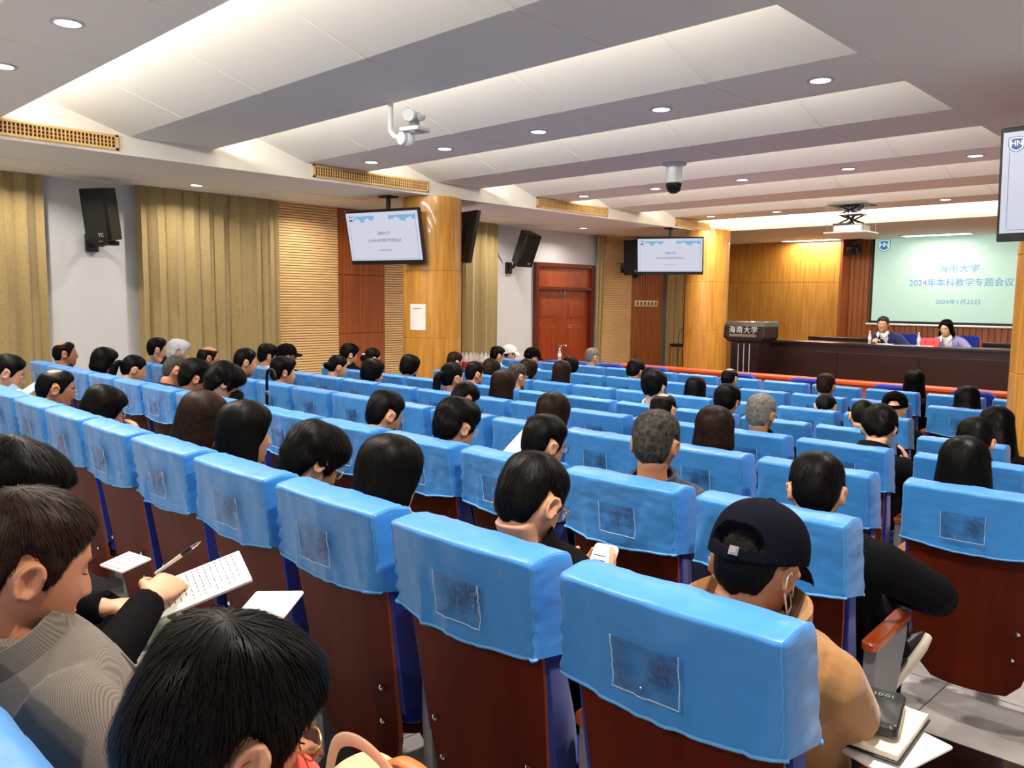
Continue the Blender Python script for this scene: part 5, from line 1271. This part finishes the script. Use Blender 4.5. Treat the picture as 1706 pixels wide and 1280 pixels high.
# phone in the hand of the man in glasses
r = thing('smartphone', 'white smartphone held by the short haired man in glasses', 'phone', (-1.345, 1.77, .80)); R = rot(8, 52)
b = MB(); b.rbox((0, 0, 0), (.076, .155, .009), .012); o = b.build('phone_case', mat('pale_pink_phone', (232, 214, 204), .3), r); o.matrix_local = R
b = MB(); b.rbox((0, 0, .0052), (.068, .132, .001), .004); o = b.build('display', mat('phone_display', (240, 236, 232), .3, em=(245, 238, 230), es=.5), r); o.matrix_local = R
b = MB()
for k in range(6): b.box((-.01 + .004 * (k % 3), .04 - k * .014, .0058), (.04 - .006 * (k % 2), .003, .0004))
o = b.build('text_lines', M['ink'], r, smooth=False); o.matrix_local = R
# open notebook, loose sheets and a power bank on the lap of the person in the cap
zl = .677
slabm('loose_paper', 'white loose sheets under the open notebook on the lap, lower right', 'papers', (-.58, 1.69, zl - .022), (.27, .20, .006), M['paper'], rot(-16, 2))
r = thing('notebook', 'open cream notebook with handwriting on the lap, lower right', 'notebook', (-.632, 1.70, zl)); R = rot(2, 1)
cream = mat('cream_pages', (236, 228, 204), .8)
for s, nm in ((-1, 'left_page'), (1, 'right_page')):
    b = MB(); n = 8; up = []
    for k in range(n + 1):
        t = k / n; up.append((s * (.001 + .145 * t), .010 * math.sin(PI * min(1, t * 1.2 + .08)) * (1 - .3 * t) + .003))
    b.loft([[Vector((x, y, z)) for x, z in up] + [Vector((x, y, -.008)) for x, _ in up[::-1]] for y in (-.105, .105)]); o = b.build(nm, cream, r); o.matrix_local = R
b = MB(); b.rbox((0, 0, -.011), (.30, .218, .004), .004); o = b.build('notebook_cover', M['black'], r); o.matrix_local = R
b = MB(); rr = random.Random(4)
for k in range(7):
    x = -.13
    while x < -.03 - .02 * (k % 3):
        l = rr.uniform(.006, .016); b.box((x + l / 2, .08 - k * .022 + rr.uniform(-.002, .002), .0128), (l, .0022, .0006)); x += l + .005
o = b.build('handwriting', M['ink'], r, smooth=False); o.matrix_local = R
r = thing('power_bank', 'black power bank lying on the open notebook, lower right', 'power bank', (-.558, 1.71, zl + .025)); R = rot(13, 1)
b = MB(); b.rbox((0, 0, 0), (.090, .165, .024), .015, n=5); o = b.build('case', mat('power_bank_black', (30, 29, 32), .28), r, bevel=0); o.matrix_local = R
t_ = text('10:01', .020, r, M['greyplastic'], (0, 0, 0), ext=.0003, name='display_digits'); t_.matrix_local = R @ Matrix.Translation((.004, .052, .0125)) @ Matrix.Rotation(PI, 4, 'Z')
b = MB(); b.box((-.0435, -.03, .004), (.004, .03, .005)); o = b.build('indicator', M['white'], r, smooth=False); o.matrix_local = R
# pen and papers of the person in black
r = thing('ballpoint_pen', 'clear ballpoint pen with dark grip held over the notepad at left', 'pen', (-2.0, .86, .885)); d_ = (Vector((-1.925, .90, .945)) - Vector((-2.0, .86, .885))).normalized(); Q = d_.to_track_quat('Z', 'Y').to_matrix().to_4x4()
for nm, prof, m in (('barrel', [(.001, -.075), (.0045, -.073), (.0052, .03), (.001, .031)], 'white'), ('grip', [(.0058, .028), (.0062, .03), (.0062, .062), (.0055, .064)], 'black'), ('tip', [(.0054, .062), (.0042, .08), (.001, .096)], 'chrome')):
    b = MB(); b.lathe(prof, n=12); o = b.build(nm, M[m], r); o.matrix_local = Q
def notepad(label, c, d, R, lines):
    r = thing('notepad', label, 'notepad', c); b = MB(); b.rbox((0, 0, 0), d, .004); o = b.build('pages', M['paper'], r); o.matrix_local = R
    b = MB(); rr = random.Random(len(label))
    for k in range(lines):
        x = -d[0] * .42
        while x < d[0] * rr.uniform(.25, .42): l = rr.uniform(.004, .012); b.box((x, d[1] * .4 - k * d[1] * .8 / max(1, lines - 1), d[2] / 2 + .0004), (l, .0016, .0004)); x += l + .004
    if lines: o = b.build('handwriting', M['ink'], r, smooth=False); o.matrix_local = R
    return r
notepad('narrow white notepad full of handwriting held by the writing person in black', (-1.93, .89, .83), (.115, .235, .010), rot(-18, 16, 26), 14)
notepad('white papers showing above the orange jacketed person\'s hair', (-1.50, .80, .875), (.13, .21, .006), rot(24, 22, -10), 0)
notepad('white folded sheets on the lap left of the writing hand', (-2.30, .85, .81), (.11, .09, .006), rot(10, 10, 0), 4)
notepad('open white booklet held up in the second row beside the man in blue glasses', (-2.42, 2.60, .87), (.21, .29, .008), rot(-12, 40, 10), 0)
notepad('white papers held by the man at the left edge', (-5.93, 1.66, .955), (.12, .2, .006), rot(10, 30, 0), 0)
# floral scarf in the lap between the first two people, handbag
r = thing('scarf', 'grey green floral scarf with white blossom pattern on the lap, left', 'scarf', (-1.93, .78, .70)); rr = random.Random(9)
sg = [mat('scarf_' + n, c, .85, sheen=.3) for n, c in (('dark', (44, 46, 46)), ('green', (104, 116, 96)), ('white', (196, 196, 196)), ('pale_green', (158, 168, 148)))]
b = MB(); V = []; n = 30
for j in range(n + 1):
    for i in range(n + 1):
        u, v_ = i / n - .5, j / n - .5; rr_ = math.hypot(u, v_)
        V.append((u * .30 + .015 * noise.noise((u * 6, v_ * 6, 1)), v_ * .26, .075 * (1 - min(1, rr_ * 1.9) ** 2) + .035 * noise.noise((u * 7, v_ * 7, 4)) + .012 * noise.noise((u * 22, v_ * 22, 2))))
F = []; mi = []
for j in range(n):
    for i in range(n):
        a = j * (n + 1) + i; F.append((a, a + 1, a + n + 2, a + n + 1)); q = noise.noise((i * .22, j * .22, 7)); q2 = noise.noise((i * .22 + 9, j * .22, 3)); mi.append(2 if q > .22 else 1 if q2 > .12 else 3 if q2 < -.32 else 0)
b.v, b.f, b.m = [tuple(p) for p in V], F, mi; o = b.build('fabric', sg, r, angle=180); k_ = o.modifiers.new('t', 'SOLIDIFY'); k_.thickness = .004; o.modifiers.new('s', 'SUBSURF').levels = 1
b = MB(); b.lathe([(.001, 0), (.03, .001), (.034, .008), (.03, .014), (.001, .015)], (-.06, .02, .1), 18, Matrix.Rotation(.5, 3, 'X')); b.build('blossom', sg[3], r)
r = thing('handbag', 'beige handbag with tan straps at the bottom edge beside the orange jacket', 'handbag', (-1.02, .80, .535))
b = MB(); b.rbox((0, 0, .1), (.30, .13, .2), .05, n=5); b.build('bag_body', mat('beige_leather', (206, 172, 138), .5), r)
b = MB()
for dy in (-.05,): b.tube(smooth_path([(-.13, dy, .18), (-.10, dy, .26), (-.02, dy, .285), (.08, dy, .25), (.14, dy, .16)]), .012, 8, flat=.3)
b.build('pale_strap', mat('pale_strap_leather', (208, 186, 156), .5), r)
b = MB(); b.tube(smooth_path([(-.08, .03, .19), (-.02, .03, .225), (.07, .03, .215), (.13, .03, .17)]), .016, 8, flat=.35); b.build('tan_strap', mat('tan_leather', (196, 108, 48), .45), r)
# black hooked umbrella hanging on a seat back of the third row
r = thing('umbrella', 'black umbrella with hooked handle standing behind a third row seat', 'umbrella', (-5.60, 3.15, floor_z(3.15)))
zt = 1.04; b = MB(); b.tube(smooth_path([(.13, 0, zt + .02), (.13, 0, zt + .05), (.115, 0, zt + .085), (.075, 0, zt + .10), (.03, 0, zt + .085), (.012, 0, zt + .045), (.008, 0, zt - .06), (0, 0, .62)]), .011, 10); b.build('hooked_handle', M['blackgloss'], r)
b = MB(); b.tube([(0, 0, .0), (0, 0, .06), (0, 0, .12), (0, 0, .5), (0, 0, .66), (0, 0, .70)], [.006, .008, .03, .045, .03, .012], 12); b.build('folded_canopy', M['black'], r)
b = MB(); b.lathe([(.012, 0), (.013, .002), (.013, .03), (.012, .032)], (.008, 0, zt - .1), 12); b.build('handle_ring', M['chrome'], r)
# white soled shoe of the man in black
q = P['P13'].root
b = MB(); rg = []
for t, wd, h0, h1 in ((0, .03, .0, .05), (.12, .040, 0, .07), (.35, .042, .0, .075), (.6, .046, 0, .065), (.85, .044, 0, .045), (1, .022, .004, .028)):
    rg.append([Vector((wd * math.cos(a), t * .28, (h0 + (h1 - h0) * (.5 + .5 * math.sin(a))))) for a in [2 * PI * k / 18 for k in range(18)]])
b.loft(rg); s1 = b.build('sneaker', M['black'], q)
b = MB(); rg = []
for t, wd in ((-.02, .028), (.1, .043), (.35, .044), (.6, .05), (.88, .047), (1.02, .02)): rg.append([Vector((wd * math.copysign(abs(math.cos(a)) ** .6, math.cos(a)), t * .28, -.014 + .016 * math.sin(a) + .012 * max(0, t - .8) * 5)) for a in [2 * PI * k / 18 for k in range(18)]])
b.loft(rg); s2 = b.build('white_sole', mat('white_rubber', (226, 218, 198), .6), s1)
s1.matrix_local = Matrix.Translation((.175, .49, .315)) @ rot(-16, 30, -62)
b = MB(); b.tube([(.10, .62, .52), (.16, .60, .47), (.20, .56, .44)], [.055, .05, .045], 12); b.build('lower_leg', cloth('dark_trousers', (26, 26, 30)), q)

texts_to_mesh()
